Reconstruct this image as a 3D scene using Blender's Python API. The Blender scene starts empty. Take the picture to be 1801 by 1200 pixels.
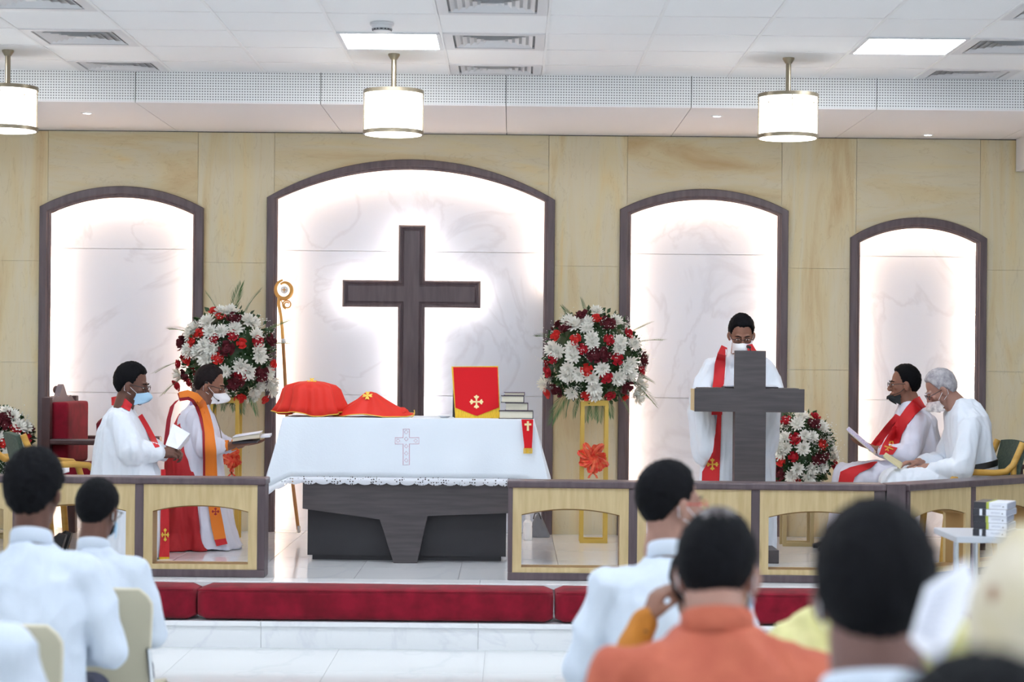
import bpy, bmesh, math, random
from mathutils import Vector, Matrix, noise
from mathutils.bvhtree import BVHTree

PI = math.pi
SC = bpy.context.scene
COL = SC.collection
rnd = random.Random(7)

# ------------------------------------------------------------------ camera, light, exposure
F = 3502.0                      # focal length of the 1801 px wide frame (70 mm on 36 mm)
CAM = Vector((0.0, 0.0, 1.60))
ROLL = 0.0098
U0, V0 = 900.5, 631.0
cam_data = bpy.data.cameras.new('camera')
cam_data.sensor_width = 36.0
cam_data.lens = 70.0
cam_data.shift_y = (V0 - 600.0) / 1801.0
cam_data.clip_end = 60
cam_data.dof.use_dof = True
cam_data.dof.focus_distance = 13.2
cam_data.dof.aperture_fstop = 2.8
cam = bpy.data.objects.new('camera', cam_data)
COL.objects.link(cam)
cam.location = CAM
cam.rotation_mode = 'XYZ'
cam.matrix_world = Matrix.Translation(CAM) @ Matrix.Rotation(PI/2, 4, 'X') @ Matrix.Rotation(ROLL, 4, 'Z')
SC.camera = cam

SC.view_settings.view_transform = 'Standard'
SC.view_settings.look = 'None'
SC.view_settings.exposure = 0.0
SC.view_settings.gamma = 1.0
SC.view_settings.use_curve_mapping = False

world = bpy.data.worlds.new('world')
SC.world = world
world.use_nodes = True
world.node_tree.nodes['Background'].inputs[0].default_value = (0.80, 0.90, 1.0, 1)
world.node_tree.nodes['Background'].inputs[1].default_value = 0.9

PANEL_E = 33.5       # ceiling light panels
LANTERN_E = 5.0     # pendant lanterns
STRIP_E = 30.0      # led strips hidden round the niches
HALO_E = 48.0       # led strip behind the big cross
SPOT_E = 14.0

# ------------------------------------------------------------------ helpers
def W(u, v, Y):
    """the point at depth Y seen at pixel (u, v) of the photograph"""
    du, dv = u - U0, v - V0
    dx = du + ROLL*dv
    dy = dv - ROLL*du
    return Vector((dx*Y/F, Y, CAM.z - dy*Y/F))

def ray(u, v):
    return (W(u, v, 1.0) - CAM).normalized()

def lin(c):
    if isinstance(c, str):
        c = c.lstrip('#'); c = [int(c[i:i+2], 16)/255 for i in (0, 2, 4)]
    return tuple(x/12.92 if x <= 0.04045 else ((x+0.055)/1.055)**2.4 for x in c)

MATS = {}
def mat(name, color, rough=0.6, metal=0.0, var=0.0, vscale=8.0, bump=0.0, bscale=60.0, stretch=(1,1,1),
        emit=0.0, ecol=None, color2=None, spec=0.5, sheen=0.0, sss=0.0, alpha=1.0, coat=0.0):
    if name in MATS: return MATS[name]
    m = bpy.data.materials.new(name); m.use_nodes = True
    nt = m.node_tree; b = nt.nodes['Principled BSDF']
    c = lin(color)
    b.inputs['Base Color'].default_value = (*c, 1)
    b.inputs['Roughness'].default_value = rough
    b.inputs['Metallic'].default_value = metal
    b.inputs['Specular IOR Level'].default_value = spec
    if coat: b.inputs['Coat Weight'].default_value = coat; b.inputs['Coat Roughness'].default_value = 0.1
    if sheen: b.inputs['Sheen Weight'].default_value = sheen
    if alpha < 1: b.inputs['Alpha'].default_value = alpha
    if emit:
        b.inputs['Emission Color'].default_value = (*lin(ecol or color), 1)
        b.inputs['Emission Strength'].default_value = emit
    if var or color2 or bump:
        tc = nt.nodes.new('ShaderNodeTexCoord'); mp = nt.nodes.new('ShaderNodeMapping')
        mp.inputs['Scale'].default_value = stretch
        nt.links.new(tc.outputs['Object'], mp.inputs['Vector'])
    if var or color2:
        n = nt.nodes.new('ShaderNodeTexNoise'); n.inputs['Scale'].default_value = vscale
        n.inputs['Detail'].default_value = 5
        r = nt.nodes.new('ShaderNodeValToRGB')
        if color2:
            c2 = lin(color2)
        else:
            c2 = tuple(max(0, x*(1-var)) for x in c)
        r.color_ramp.elements[0].position = 0.35; r.color_ramp.elements[0].color = (*c2, 1)
        r.color_ramp.elements[1].position = 0.65; r.color_ramp.elements[1].color = (*c, 1)
        nt.links.new(mp.outputs[0], n.inputs['Vector']); nt.links.new(n.outputs['Fac'], r.inputs[0])
        nt.links.new(r.outputs[0], b.inputs['Base Color'])
    if bump:
        n2 = nt.nodes.new('ShaderNodeTexNoise'); n2.inputs['Scale'].default_value = bscale
        n2.inputs['Detail'].default_value = 3
        bp = nt.nodes.new('ShaderNodeBump'); bp.inputs['Strength'].default_value = bump
        bp.inputs['Distance'].default_value = 0.01
        nt.links.new(mp.outputs[0], n2.inputs['Vector']); nt.links.new(n2.outputs['Fac'], bp.inputs['Height'])
        nt.links.new(bp.outputs[0], b.inputs['Normal'])
    MATS[name] = m
    return m

def stone_mat(name, horizontal, tint=1.0):
    """beige veined sandstone veneer"""
    m = bpy.data.materials.new(name); m.use_nodes = True
    nt = m.node_tree; b = nt.nodes['Principled BSDF']
    b.inputs['Roughness'].default_value = 0.55
    tc = nt.nodes.new('ShaderNodeTexCoord'); mp = nt.nodes.new('ShaderNodeMapping')
    nt.links.new(tc.outputs['Object'], mp.inputs['Vector'])
    mp.inputs['Rotation'].default_value = (0, 0.10 if horizontal else 0.14, 0)
    mp.inputs['Scale'].default_value = (0.45, 1, 2.2) if horizontal else (2.4, 1, 0.35)
    n = nt.nodes.new('ShaderNodeTexNoise'); n.inputs['Scale'].default_value = 1.7
    n.inputs['Detail'].default_value = 7; n.inputs['Distortion'].default_value = 0.9
    n.inputs['Roughness'].default_value = 0.55
    r = nt.nodes.new('ShaderNodeValToRGB'); e = r.color_ramp.elements
    cols = [(0.28, '#cdb284'), (0.42, '#dccda4'), (0.52, '#ddd3b6'), (0.62, '#dfd2ab'), (0.75, '#e4c98c')]
    e[0].position, e[0].color = cols[0][0], (*[x*tint for x in lin(cols[0][1])], 1)
    e[1].position, e[1].color = cols[-1][0], (*[x*tint for x in lin(cols[-1][1])], 1)
    for p, c in cols[1:-1]:
        k = e.new(p); k.color = (*[x*tint for x in lin(c)], 1)
    n3 = nt.nodes.new('ShaderNodeTexNoise'); n3.inputs['Scale'].default_value = 4.5
    n3.inputs['Detail'].default_value = 4; n3.inputs['Distortion'].default_value = 1.5
    r3 = nt.nodes.new('ShaderNodeValToRGB'); e3 = r3.color_ramp.elements
    e3[0].position, e3[0].color = 0.488, (1, 1, 1, 1)
    e3[1].position, e3[1].color = 0.512, (1, 1, 1, 1)
    k = e3.new(0.5); k.color = (0.80, 0.76, 0.68, 1)
    mx = nt.nodes.new('ShaderNodeMixRGB'); mx.blend_type = 'MULTIPLY'; mx.inputs[0].default_value = 0.45
    nt.links.new(mp.outputs[0], n.inputs['Vector']); nt.links.new(mp.outputs[0], n3.inputs['Vector'])
    nt.links.new(n.outputs['Fac'], r.inputs[0]); nt.links.new(n3.outputs['Fac'], r3.inputs[0])
    nt.links.new(r.outputs[0], mx.inputs[1]); nt.links.new(r3.outputs[0], mx.inputs[2])
    nt.links.new(mx.outputs[0], b.inputs['Base Color'])
    return m

def marble_mat(name, rough, base='#f0eff2', vein='#e2e3e8', scale=1.3):
    m = bpy.data.materials.new(name); m.use_nodes = True
    nt = m.node_tree; b = nt.nodes['Principled BSDF']
    b.inputs['Roughness'].default_value = rough
    tc = nt.nodes.new('ShaderNodeTexCoord'); mp = nt.nodes.new('ShaderNodeMapping')
    mp.inputs['Rotation'].default_value = (0.3, 0.9, 0.5)
    nt.links.new(tc.outputs['Object'], mp.inputs['Vector'])
    n = nt.nodes.new('ShaderNodeTexNoise'); n.inputs['Scale'].default_value = scale
    n.inputs['Detail'].default_value = 8; n.inputs['Distortion'].default_value = 2.0
    r = nt.nodes.new('ShaderNodeValToRGB'); e = r.color_ramp.elements
    e[0].position, e[0].color = 0.47, (*lin(base), 1)
    e[1].position, e[1].color = 0.53, (*lin(base), 1)
    k = e.new(0.5); k.color = (*lin(vein), 1)
    nt.links.new(mp.outputs[0], n.inputs['Vector']); nt.links.new(n.outputs['Fac'], r.inputs[0])
    nt.links.new(r.outputs[0], b.inputs['Base Color'])
    return m

def dots_mat(name, base, hole, pitch, radius):
    """painted board drilled with a square grid of small holes (X and Z)"""
    m = bpy.data.materials.new(name); m.use_nodes = True
    nt = m.node_tree; b = nt.nodes['Principled BSDF']; b.inputs['Roughness'].default_value = 0.8
    tc = nt.nodes.new('ShaderNodeTexCoord'); sp = nt.nodes.new('ShaderNodeSeparateXYZ')
    nt.links.new(tc.outputs['Object'], sp.inputs[0])
    def M(op, a, bb=None):
        x = nt.nodes.new('ShaderNodeMath'); x.operation = op
        for i, q in enumerate((a, bb)):
            if q is None: continue
            if isinstance(q, (int, float)): x.inputs[i].default_value = q
            else: nt.links.new(q, x.inputs[i])
        return x.outputs[0]
    parts = []
    for ax in ('X', 'Z'):
        t = M('DIVIDE', sp.outputs[ax], pitch); t = M('FRACT', t); t = M('SUBTRACT', t, 0.5)
        parts.append(M('MULTIPLY', t, t))
    d = M('SQRT', M('ADD', parts[0], parts[1]))
    k = M('LESS_THAN', d, radius/pitch)
    mx = nt.nodes.new('ShaderNodeMixRGB')
    mx.inputs[1].default_value = (*lin(base), 1); mx.inputs[2].default_value = (*lin(hole), 1)
    nt.links.new(k, mx.inputs[0]); nt.links.new(mx.outputs[0], b.inputs['Base Color'])
    return m

def frame_from(z):
    z = z.normalized()
    a = Vector((1, 0, 0)) if abs(z.x) < 0.9 else Vector((0, 1, 0))
    x = a.cross(z).normalized(); y = z.cross(x)
    return x, y

class MB:
    def __init__(s): s.v = []; s.f = []
    def add(s, vs, fs, M=None):
        o = len(s.v)
        s.v += [M @ Vector(p) for p in vs] if M is not None else [Vector(p) for p in vs]
        s.f += [tuple(o+i for i in f) for f in fs]
        return s
    def box(s, lo, hi, M=None):
        x0, y0, z0 = lo; x1, y1, z1 = hi
        vs = [(x0,y0,z0),(x1,y0,z0),(x1,y1,z0),(x0,y1,z0),(x0,y0,z1),(x1,y0,z1),(x1,y1,z1),(x0,y1,z1)]
        return s.add(vs, [(0,3,2,1),(4,5,6,7),(0,1,5,4),(1,2,6,5),(2,3,7,6),(3,0,4,7)], M)
    def loft(s, rings, caps=True, closed=False):
        n = len(rings[0]); vs = [p for r in rings for p in r]; fs = []
        m = len(rings)
        for i in range(m-1 + (1 if closed else 0)):
            a, b = i*n, ((i+1) % m)*n
            for j in range(n):
                k = (j+1) % n
                fs.append((a+j, a+k, b+k, b+j))
        if caps and not closed:
            fs.append(tuple(range(n-1, -1, -1))); fs.append(tuple((m-1)*n+j for j in range(n)))
        return s.add(vs, fs)
    def ell(s, c, r, M=None, nu=20, nv=12):
        c = Vector(c); vs = [c + Vector((0, 0, r[2]))]; fs = []
        for i in range(1, nv):
            t = PI*i/nv
            for j in range(nu):
                a = 2*PI*j/nu
                vs.append(c + Vector((r[0]*math.sin(t)*math.cos(a), r[1]*math.sin(t)*math.sin(a), r[2]*math.cos(t))))
        vs.append(c - Vector((0, 0, r[2])))
        for j in range(nu): fs.append((0, 1+j, 1+(j+1) % nu))
        for i in range(nv-2):
            for j in range(nu):
                a = 1+i*nu; b = a+nu; k = (j+1) % nu
                fs.append((a+j, b+j, b+k, a+k))
        b = 1+(nv-2)*nu; L = len(vs)-1
        for j in range(nu): fs.append((b+j, L, b+(j+1) % nu))
        return s.add(vs, fs, M)
    def cap(s, p, q, r1, r2, M=None, n=14, flat=1.0, up=None):
        """tapered capsule; flat squeezes it along 'up'"""
        p, q = Vector(p), Vector(q); d = q-p
        if d.length < 1e-6: d = Vector((0, 0, 1e-4))
        z = d.normalized()
        if up is not None:
            y = Vector(up); y = (y - z*y.dot(z)).normalized(); x = y.cross(z)
        else: x, y = frame_from(z)
        rings = []
        for k in range(4):
            t = PI/2*(1-k/4.0)*0.97
            rings.append((p - z*r1*math.sin(t), r1*math.cos(t)))
        rings.append((p, r1)); rings.append((q, r2))
        for k in range(1, 5):
            t = PI/2*(k/4.0)*0.97
            rings.append((q + z*r2*math.sin(t), r2*math.cos(t)))
        rr = [[c + x*r*math.cos(2*PI*j/n) + y*r*flat*math.sin(2*PI*j/n) for j in range(n)] for c, r in rings]
        if M is not None: rr = [[M @ a for a in r] for r in rr]
        return s.loft(rr)
    def chain(s, pts, rs, M=None, **k):
        for i in range(len(pts)-1): s.cap(pts[i], pts[i+1], rs[i], rs[i+1], M, **k)
        return s
    def tube(s, pts, r, n=8, closed=False, M=None, flat=1.0, rot=0.0, up=None):
        pts = [Vector(p) for p in pts]; m = len(pts); rings = []
        rs = r if isinstance(r, (list, tuple)) else [r]*m
        px = None
        for i, p in enumerate(pts):
            a = pts[(i-1) % m] if (closed or i > 0) else p
            b = pts[(i+1) % m] if (closed or i < m-1) else p
            z = (b-a).normalized() if (b-a).length > 1e-9 else Vector((0, 0, 1))
            if up is not None:
                x = Vector(up).cross(z); x = x.normalized() if x.length > 1e-6 else frame_from(z)[0]
                y = z.cross(x)
            elif px is None: x, y = frame_from(z)
            else:
                x = px - z*px.dot(z)
                x = x.normalized() if x.length > 1e-6 else frame_from(z)[0]
                y = z.cross(x)
            px = x
            rings.append([p + x*rs[i]*math.cos(2*PI*j/n+rot) + y*rs[i]*flat*math.sin(2*PI*j/n+rot) for j in range(n)])
        if M is not None: rings = [[M @ q for q in r_] for r_ in rings]
        return s.loft(rings, closed=closed)
    def lathe(s, prof, n=24, M=None, c=(0, 0, 0)):
        c = Vector(c)
        rings = [[c + Vector((r*math.cos(2*PI*j/n), r*math.sin(2*PI*j/n), z)) for j in range(n)] for r, z in prof]
        if M is not None: rings = [[M @ q for q in r_] for r_ in rings]
        return s.loft(rings)
    def prism(s, poly, y0, y1, M=None):
        """polygon of (x, z) points extruded from depth y0 to y1"""
        n = len(poly)
        vs = [(x, y0, z) for x, z in poly] + [(x, y1, z) for x, z in poly]
        fs = [tuple(range(n)), tuple(range(2*n-1, n-1, -1))] + [(i, n+i, n+(i+1) % n, (i+1) % n) for i in range(n)]
        return s.add(vs, fs, M)
    def grid(s, rows, M=None):
        n = len(rows[0]); vs = [p for r in rows for p in r]
        fs = [(i*n+j, i*n+j+1, (i+1)*n+j+1, (i+1)*n+j) for i in range(len(rows)-1) for j in range(n-1)]
        return s.add(vs, fs, M)
    def sheet(s, rows, t):
        """a grid given a real thickness t"""
        R, n = len(rows), len(rows[0])
        rows = [[Vector(p) for p in r] for r in rows]
        def nrm(i, j):
            a = rows[min(i+1, R-1)][j] - rows[max(i-1, 0)][j]
            b = rows[i][min(j+1, n-1)] - rows[i][max(j-1, 0)]
            q = a.cross(b)
            return q.normalized() if q.length > 1e-12 else Vector((0, -1, 0))
        top = [p for r in rows for p in r]
        bot = [rows[i][j] - nrm(i, j)*t for i in range(R) for j in range(n)]
        o = len(top)
        fs = []
        for i in range(R-1):
            for j in range(n-1):
                a, b, c, d = i*n+j, i*n+j+1, (i+1)*n+j+1, (i+1)*n+j
                fs.append((a, d, c, b)); fs.append((o+a, o+b, o+c, o+d))
        edge = [(0, j) for j in range(n)] + [(i, n-1) for i in range(1, R)] + [(R-1, j) for j in range(n-2, -1, -1)] + [(i, 0) for i in range(R-2, 0, -1)]
        e = [i*n+j for i, j in edge]
        for k in range(len(e)):
            a, b = e[k], e[(k+1) % len(e)]
            fs.append((a, b, o+b, o+a))
        return s.add(top+bot, fs)

WM = {}          # world matrices of the roots and parts made here
def mesh_of(mb, smooth=None):
    me = bpy.data.meshes.new('mesh')
    me.from_pydata([tuple(p) for p in mb.v], [], mb.f)
    me.update()
    bm = bmesh.new(); bm.from_mesh(me)
    bmesh.ops.recalc_face_normals(bm, faces=bm.faces)
    bm.to_mesh(me); bm.free()
    if smooth: shade(me, smooth)
    return me

def shade(me, angle):
    me.polygons.foreach_set('use_smooth', [True]*len(me.polygons))
    if angle < 180: me.set_sharp_from_angle(angle=math.radians(angle))

def put(name, me, m, parent=None, world=True, kind=None, label=None):
    """link a mesh; its vertices are world coordinates when world is True"""
    o = bpy.data.objects.new(name, me); COL.objects.link(o)
    me.name = name
    if m is not None and len(me.materials) == 0: me.materials.append(m)
    if parent is not None:
        o.parent = parent
        if world: me.transform(WM[parent.name].inverted())
        WM[o.name] = WM[parent.name]
    else: WM[o.name] = Matrix.Identity(4)
    if kind: o['kind'] = kind
    if label: o['label'] = label
    return o

def build(name, mb, m, parent=None, smooth=35, world=True, bevel=0, kind=None, label=None):
    me = mesh_of(mb, smooth)
    o = put(name, me, m, parent, world, kind, label)
    if bevel:
        b = o.modifiers.new('bevel', 'BEVEL'); b.width = bevel; b.segments = 2; b.limit_method = 'ANGLE'
        b.angle_limit = math.radians(40)
    return o

def tag(o, label, cat, group=None):
    o['label'] = label; o['category'] = cat
    if group: o['group'] = group
    return o

def thing(name, label, cat, loc=(0, 0, 0), rz=0.0, group=None, s=1.0):
    o = bpy.data.objects.new(name, None); COL.objects.link(o)
    o.empty_display_size = 0.1
    o.location = loc; o.rotation_euler = (0, 0, rz); o.scale = (s, s, s)
    WM[o.name] = Matrix.Translation(Vector(loc)) @ Matrix.Rotation(rz, 4, 'Z') @ Matrix.Diagonal((s, s, s, 1))
    return tag(o, label, cat, group)

def dup(root, loc, rz, label, group=None):
    def cp(o, parent):
        c = o.copy(); COL.objects.link(c)
        if parent: c.parent = parent
        for ch in list(o.children): cp(ch, c)
        return c
    r = cp(root, None)
    r.location = loc; r.rotation_euler = (0, 0, rz); r['label'] = label
    if group: r['group'] = group
    WM[r.name] = Matrix.Translation(Vector(loc)) @ Matrix.Rotation(rz, 4, 'Z')
    return r

def blob(mb, voxel=0.006, smooth=3, disp=None):
    """weld overlapping shapes into one continuous skin"""
    me = mesh_of(mb)
    o = bpy.data.objects.new('tmp', me); COL.objects.link(o)
    r = o.modifiers.new('r', 'REMESH'); r.mode = 'VOXEL'; r.voxel_size = voxel; r.adaptivity = 0
    if smooth:
        sm = o.modifiers.new('s', 'SMOOTH'); sm.factor = 0.5; sm.iterations = smooth
    dg = bpy.context.evaluated_depsgraph_get()
    out = bpy.data.meshes.new_from_object(o.evaluated_get(dg))
    bpy.data.objects.remove(o); bpy.data.meshes.remove(me)
    if disp:
        ns = [v.normal.copy() for v in out.vertices]
        for v, nn in zip(out.vertices, ns): v.co = v.co + nn*disp(v.co)
    shade(out, 180)
    return out

def fold(amp, sx=5, sy=5, sz=5, seed=0):
    off = Vector((seed*3.1, seed*1.7, seed*0.9))
    def g(p):
        q = Vector((p.x*sx, p.y*sy, p.z*sz)) + off
        a = noise.noise(q)
        return amp*((1-abs(a)*2.2) - 0.5 + 0.35*noise.noise(q*2.3))
    return g

def bvh_world(objs):
    vs, fs = [], []
    for o in objs:
        M = WM[o.name]; k = len(vs)
        vs += [M @ v.co for v in o.data.vertices]
        fs += [tuple(k+i for i in p.vertices) for p in o.data.polygons]
    return BVHTree.FromPolygons(vs, fs)

def lay(bvh, rows, off=0.004, t=0.003, depth=None, sub=5, cols=8):
    """cloth strip given by (left, right) pixel pairs, laid on whatever it meets"""
    fine = []
    for i in range(len(rows)-1):
        for k in range(sub):
            a = k/sub
            fine.append(tuple((rows[i][e][0]*(1-a)+rows[i+1][e][0]*a, rows[i][e][1]*(1-a)+rows[i+1][e][1]*a) for e in (0, 1)))
    fine.append(rows[-1])
    out = []; last = depth
    pend = []
    for (l, r) in fine:
        row = []
        for c in range(cols):
            a = c/(cols-1)
            d = ray(l[0]*(1-a)+r[0]*a, l[1]*(1-a)+r[1]*a)
            h = bvh.ray_cast(CAM, d)
            if h[0] is not None and (last is None or abs(h[3]-last) < 0.35):
                dist = h[3]-off; last = h[3]
            else: dist = (last or 13.0) - off
            row.append((d, dist))
        out.append(row)
    # even out the depth a little, so the cloth bridges small gaps
    R_ = len(out)
    D_ = [[q[1] for q in r] for r in out]
    D0 = [r[:] for r in D_]
    for _ in range(10):
        D_ = [[min(D0[i][j]+0.004, (D_[max(i-1, 0)][j]+D_[min(i+1, R_-1)][j]+D_[i][max(j-1, 0)]+D_[i][min(j+1, cols-1)]+2*D_[i][j])/6) for j in range(cols)] for i in range(R_)]
    out = [[(out[i][j][0], D_[i][j]) for j in range(cols)] for i in range(R_)]
    pts = [[CAM + d*x for d, x in r] for r in out]
    return MB().sheet([[p for p in r] for r in pts], t)
# ------------------------------------------------------------------ materials
m_white = mat('white_paint', '#eceded', 0.85)
m_ceil = mat('ceiling_tile', '#eff1f2', 0.9, bump=0.05, bscale=200)
m_soff = mat('soffit_white', '#efedee', 0.85)
m_grid = mat('ceiling_grid', '#b9bbbd', 0.6)
m_perf = dots_mat('perforated_board', '#f0f2f2', '#85878a', 0.0172, 0.0044)
m_frame = mat('dark_walnut', '#65575b', 0.36, color2='#54474c', vscale=5, stretch=(6, 6, 0.6), bump=0.05, bscale=40)
m_dark = mat('dark_laminate', '#4c4648', 0.42, color2='#3f3a3d', vscale=6, stretch=(0.7, 6, 9))
m_darkest = mat('black_laminate', '#2b292e', 0.45, var=0.15, vscale=6)
m_oak = mat('light_oak', '#d9c494', 0.45, color2='#c9b280', vscale=5, stretch=(7, 7, 0.7))
m_oakedge = mat('oak_edge', '#b08d58', 0.5)
m_stone_v = stone_mat('sandstone_upright', False)
m_stone_h = stone_mat('sandstone_level', True, 0.97)
m_marble = marble_mat('marble_polished', 0.18, '#eef0f2', '#e6e8ec')
m_niche = marble_mat('marble_niche', 0.30, '#dee4f0', '#d5dae6', 1.0)
m_floor = marble_mat('floor_marble', 0.10, '#e6eaea', '#dfe4e5', 0.8)
m_plat = marble_mat('platform_marble', 0.09, '#e6e8ea', '#e0e3e6', 0.8)
m_velvet = mat('red_velvet', '#8a1229', 0.85, color2='#6c0d1e', vscale=9, sheen=0.08, spec=0.2)
m_brass = mat('antique_brass', '#8f8470', 0.32, metal=0.8)
m_gold = mat('gold_paint', '#c9a94e', 0.38, metal=0.35)
m_glow = mat('lamp_glow', '#ffffff', 0.5, emit=LANTERN_E, ecol='#fff8ee')
m_panel = mat('light_panel', '#ffffff', 0.5, emit=PANEL_E, ecol='#eef5ff')
m_strip = mat('led_strip', '#ffffff', 0.5, emit=STRIP_E, ecol='#ffe0cb')
m_halo = mat('led_halo', '#ffffff', 0.5, emit=HALO_E, ecol='#fff0e6')
m_spot = mat('spot_glow', '#ffffff', 0.5, emit=SPOT_E, ecol='#f6f8ff')
m_chrome = mat('chrome', '#c9ccd0', 0.15, metal=1.0)
m_black = mat('black_plastic', '#17181c', 0.4)
m_whitepl = mat('white_plastic', '#eef0f3', 0.35)
m_paper = mat('white_paper', '#eef1fa', 0.8)
m_pages = mat('page_edges', '#ddd6c2', 0.85, var=0.12, vscale=30, stretch=(0.2, 0.2, 40))

PZ = 0.32            # platform floor
YW = 14.53           # face of the wall cladding
YN = 14.69           # face of the niche backs
YS = 12.89           # face of the dropped ceiling
ZC = 3.44            # main ceiling
ZS = 3.235           # dropped ceiling
STRUCT = 'structure'

# ------------------------------------------------------------------ room shell
build('floor', MB().box((-6.5, -5, -0.1), (6.5, 11.0, -0.012)), m_floor, kind=STRUCT)
floor = bpy.data.objects['floor']
build('ceiling', MB().box((-6.6, -5, ZC+0.012), (6.6, YS+0.05, ZC+0.15)), m_grid, kind=STRUCT)
ceiling = bpy.data.objects['ceiling']
build('wall_left', MB().box((-6.7, -5, -0.1), (-6.5, 15, 3.6)), m_white, kind=STRUCT)
build('wall_right', MB().box((6.5, -5, -0.1), (6.7, 15, 3.6)), m_white, kind=STRUCT)
build('wall_rear', MB().box((-6.7, -5.2, -0.1), (6.7, -5, 3.6)), m_white, kind=STRUCT)
wall = build('wall_back', MB().box((-6.6, YN+0.02, 0), (6.6, YN+0.25, 3.5)), m_marble, kind=STRUCT)

# platform with two steps
plat = build('platform', MB().box((-6.5, 11.42, 0), (6.5, YN+0.02, PZ-0.012)), m_plat, kind=STRUCT)
step = build('step', MB().box((-6.5, 10.94, 0), (6.5, 11.42, 0.125)), m_marble, kind=STRUCT)
tile = mesh_of(MB().box((-0.2985, -0.2985, -0.03), (0.2985, 0.2985, 0)), None)
tile.materials.append(m_plat)
tile2 = mesh_of(MB().box((-0.3992, -0.3992, -0.03), (0.3992, 0.3992, 0)), None)
tile2.materials.append(m_floor)
def part_at(name, me, parent, loc, rot=(0, 0, 0), s=(1, 1, 1)):
    o = bpy.data.objects.new(name, me); COL.objects.link(o); o.parent = parent
    o.location = loc; o.rotation_euler = rot; o.scale = s
    WM[o.name] = Matrix.Translation(Vector(loc))
    return o
for i in range(-8, 9):
    for j in range(5):
        part_at('floor_tile', tile, plat, (i*0.6, 11.79+0.6*j, PZ))
    part_at('floor_tile', tile, plat, (i*0.6, 14.605, PZ), s=(1, 0.33, 1))
for i in range(-6, 7):
    for j in range(5):
        part_at('floor_tile', tile2, floor, (i*0.8+0.27, 10.52-0.8*j, 0))
# nosing slabs and risers, 1.19 m long
x0 = -1.36 - 1.19*4
for k in range(10):
    a = x0 + 1.19*k
    b = a + 1.188
    build('nosing_slab', MB().box((a, 11.30, PZ-0.03), (b, 11.49, PZ)), m_marble, plat, bevel=0.003)
    build('riser_slab', MB().box((a, 11.40, 0.13), (b, 11.425, PZ-0.032)), m_marble, plat)
    build('nosing_slab', MB().box((a, 10.895, 0.12), (b, 11.40, 0.148)), m_marble, step, bevel=0.003)
    build('riser_slab', MB().box((a, 10.915, 0), (b, 10.942, 0.119)), m_marble, step)

# ------------------------------------------------------------------ ceiling tiles, vents, light panels
XC = [-0.42 + 0.6*k + 0.0 for k in range(-9, 11)]      # tile edges, from the grid lines of the photo
rows = [YS-0.44, YS]
while rows[0] > -4.6: rows.insert(0, rows[0]-0.6)
ctile = mesh_of(MB().box((-0.294, -0.294, 0), (0.294, 0.294, 0.02)), None); ctile.materials.append(m_ceil)
NR = len(rows)-1
def cellc(ix, ir): return ((XC[ix]+XC[ix+1])/2, (rows[ir]+rows[ir+1])/2)
vent_cols = [i for i, x in enumerate(XC[:-1]) if min(abs(x-c) for c in (-0.42, -2.82, 2.58)) < 0.02]
light_cols = [i for i, x in enumerate(XC[:-1]) if min(abs(x-c) for c in (-1.02, 1.98, -4.02, 4.98-0.6)) < 0.02]
vents, panels = set(), set()
for i in vent_cols:
    for r in (NR-1, NR-3, NR-5, NR-7): vents.add((i, r))
for i in light_cols:
    for r in range(NR-3, 0, -5): panels.add((i, r))
for i in range(len(XC)-1):
    for r in range(NR):
        if (i, r) in vents or (i, r) in panels: continue
        if r < NR-7 : continue
        cx, cy = cellc(i, r)
        part_at('ceiling_tile', ctile, ceiling, (cx, cy, ZC), s=(1, 0.73 if r == NR-1 else 1, 1))
# beyond the picture the ceiling is one sheet with openings only for the lamps
build('ceiling_field', MB().box((-6.5, -5, ZC), (6.5, rows[NR-7]-0.005, ZC+0.01)), m_ceil, ceiling)
for i in range(len(XC)): build('grid_bar', MB().box((XC[i]-0.009, rows[NR-7], ZC-0.006), (XC[i]+0.009, YS, ZC+0.013)), m_white, ceiling)
for r in range(NR-7, NR): build('grid_bar', MB().box((XC[0], rows[r]-0.006, ZC-0.003), (XC[-1], rows[r]+0.006, ZC+0.013)), m_white, ceiling)
build('ceiling_edge', MB().box((-6.5, rows[NR-7], ZC), (XC[0], YS, ZC+0.02)).box((XC[-1], rows[NR-7], ZC), (6.5, YS, ZC+0.02)), m_ceil, ceiling)

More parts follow.
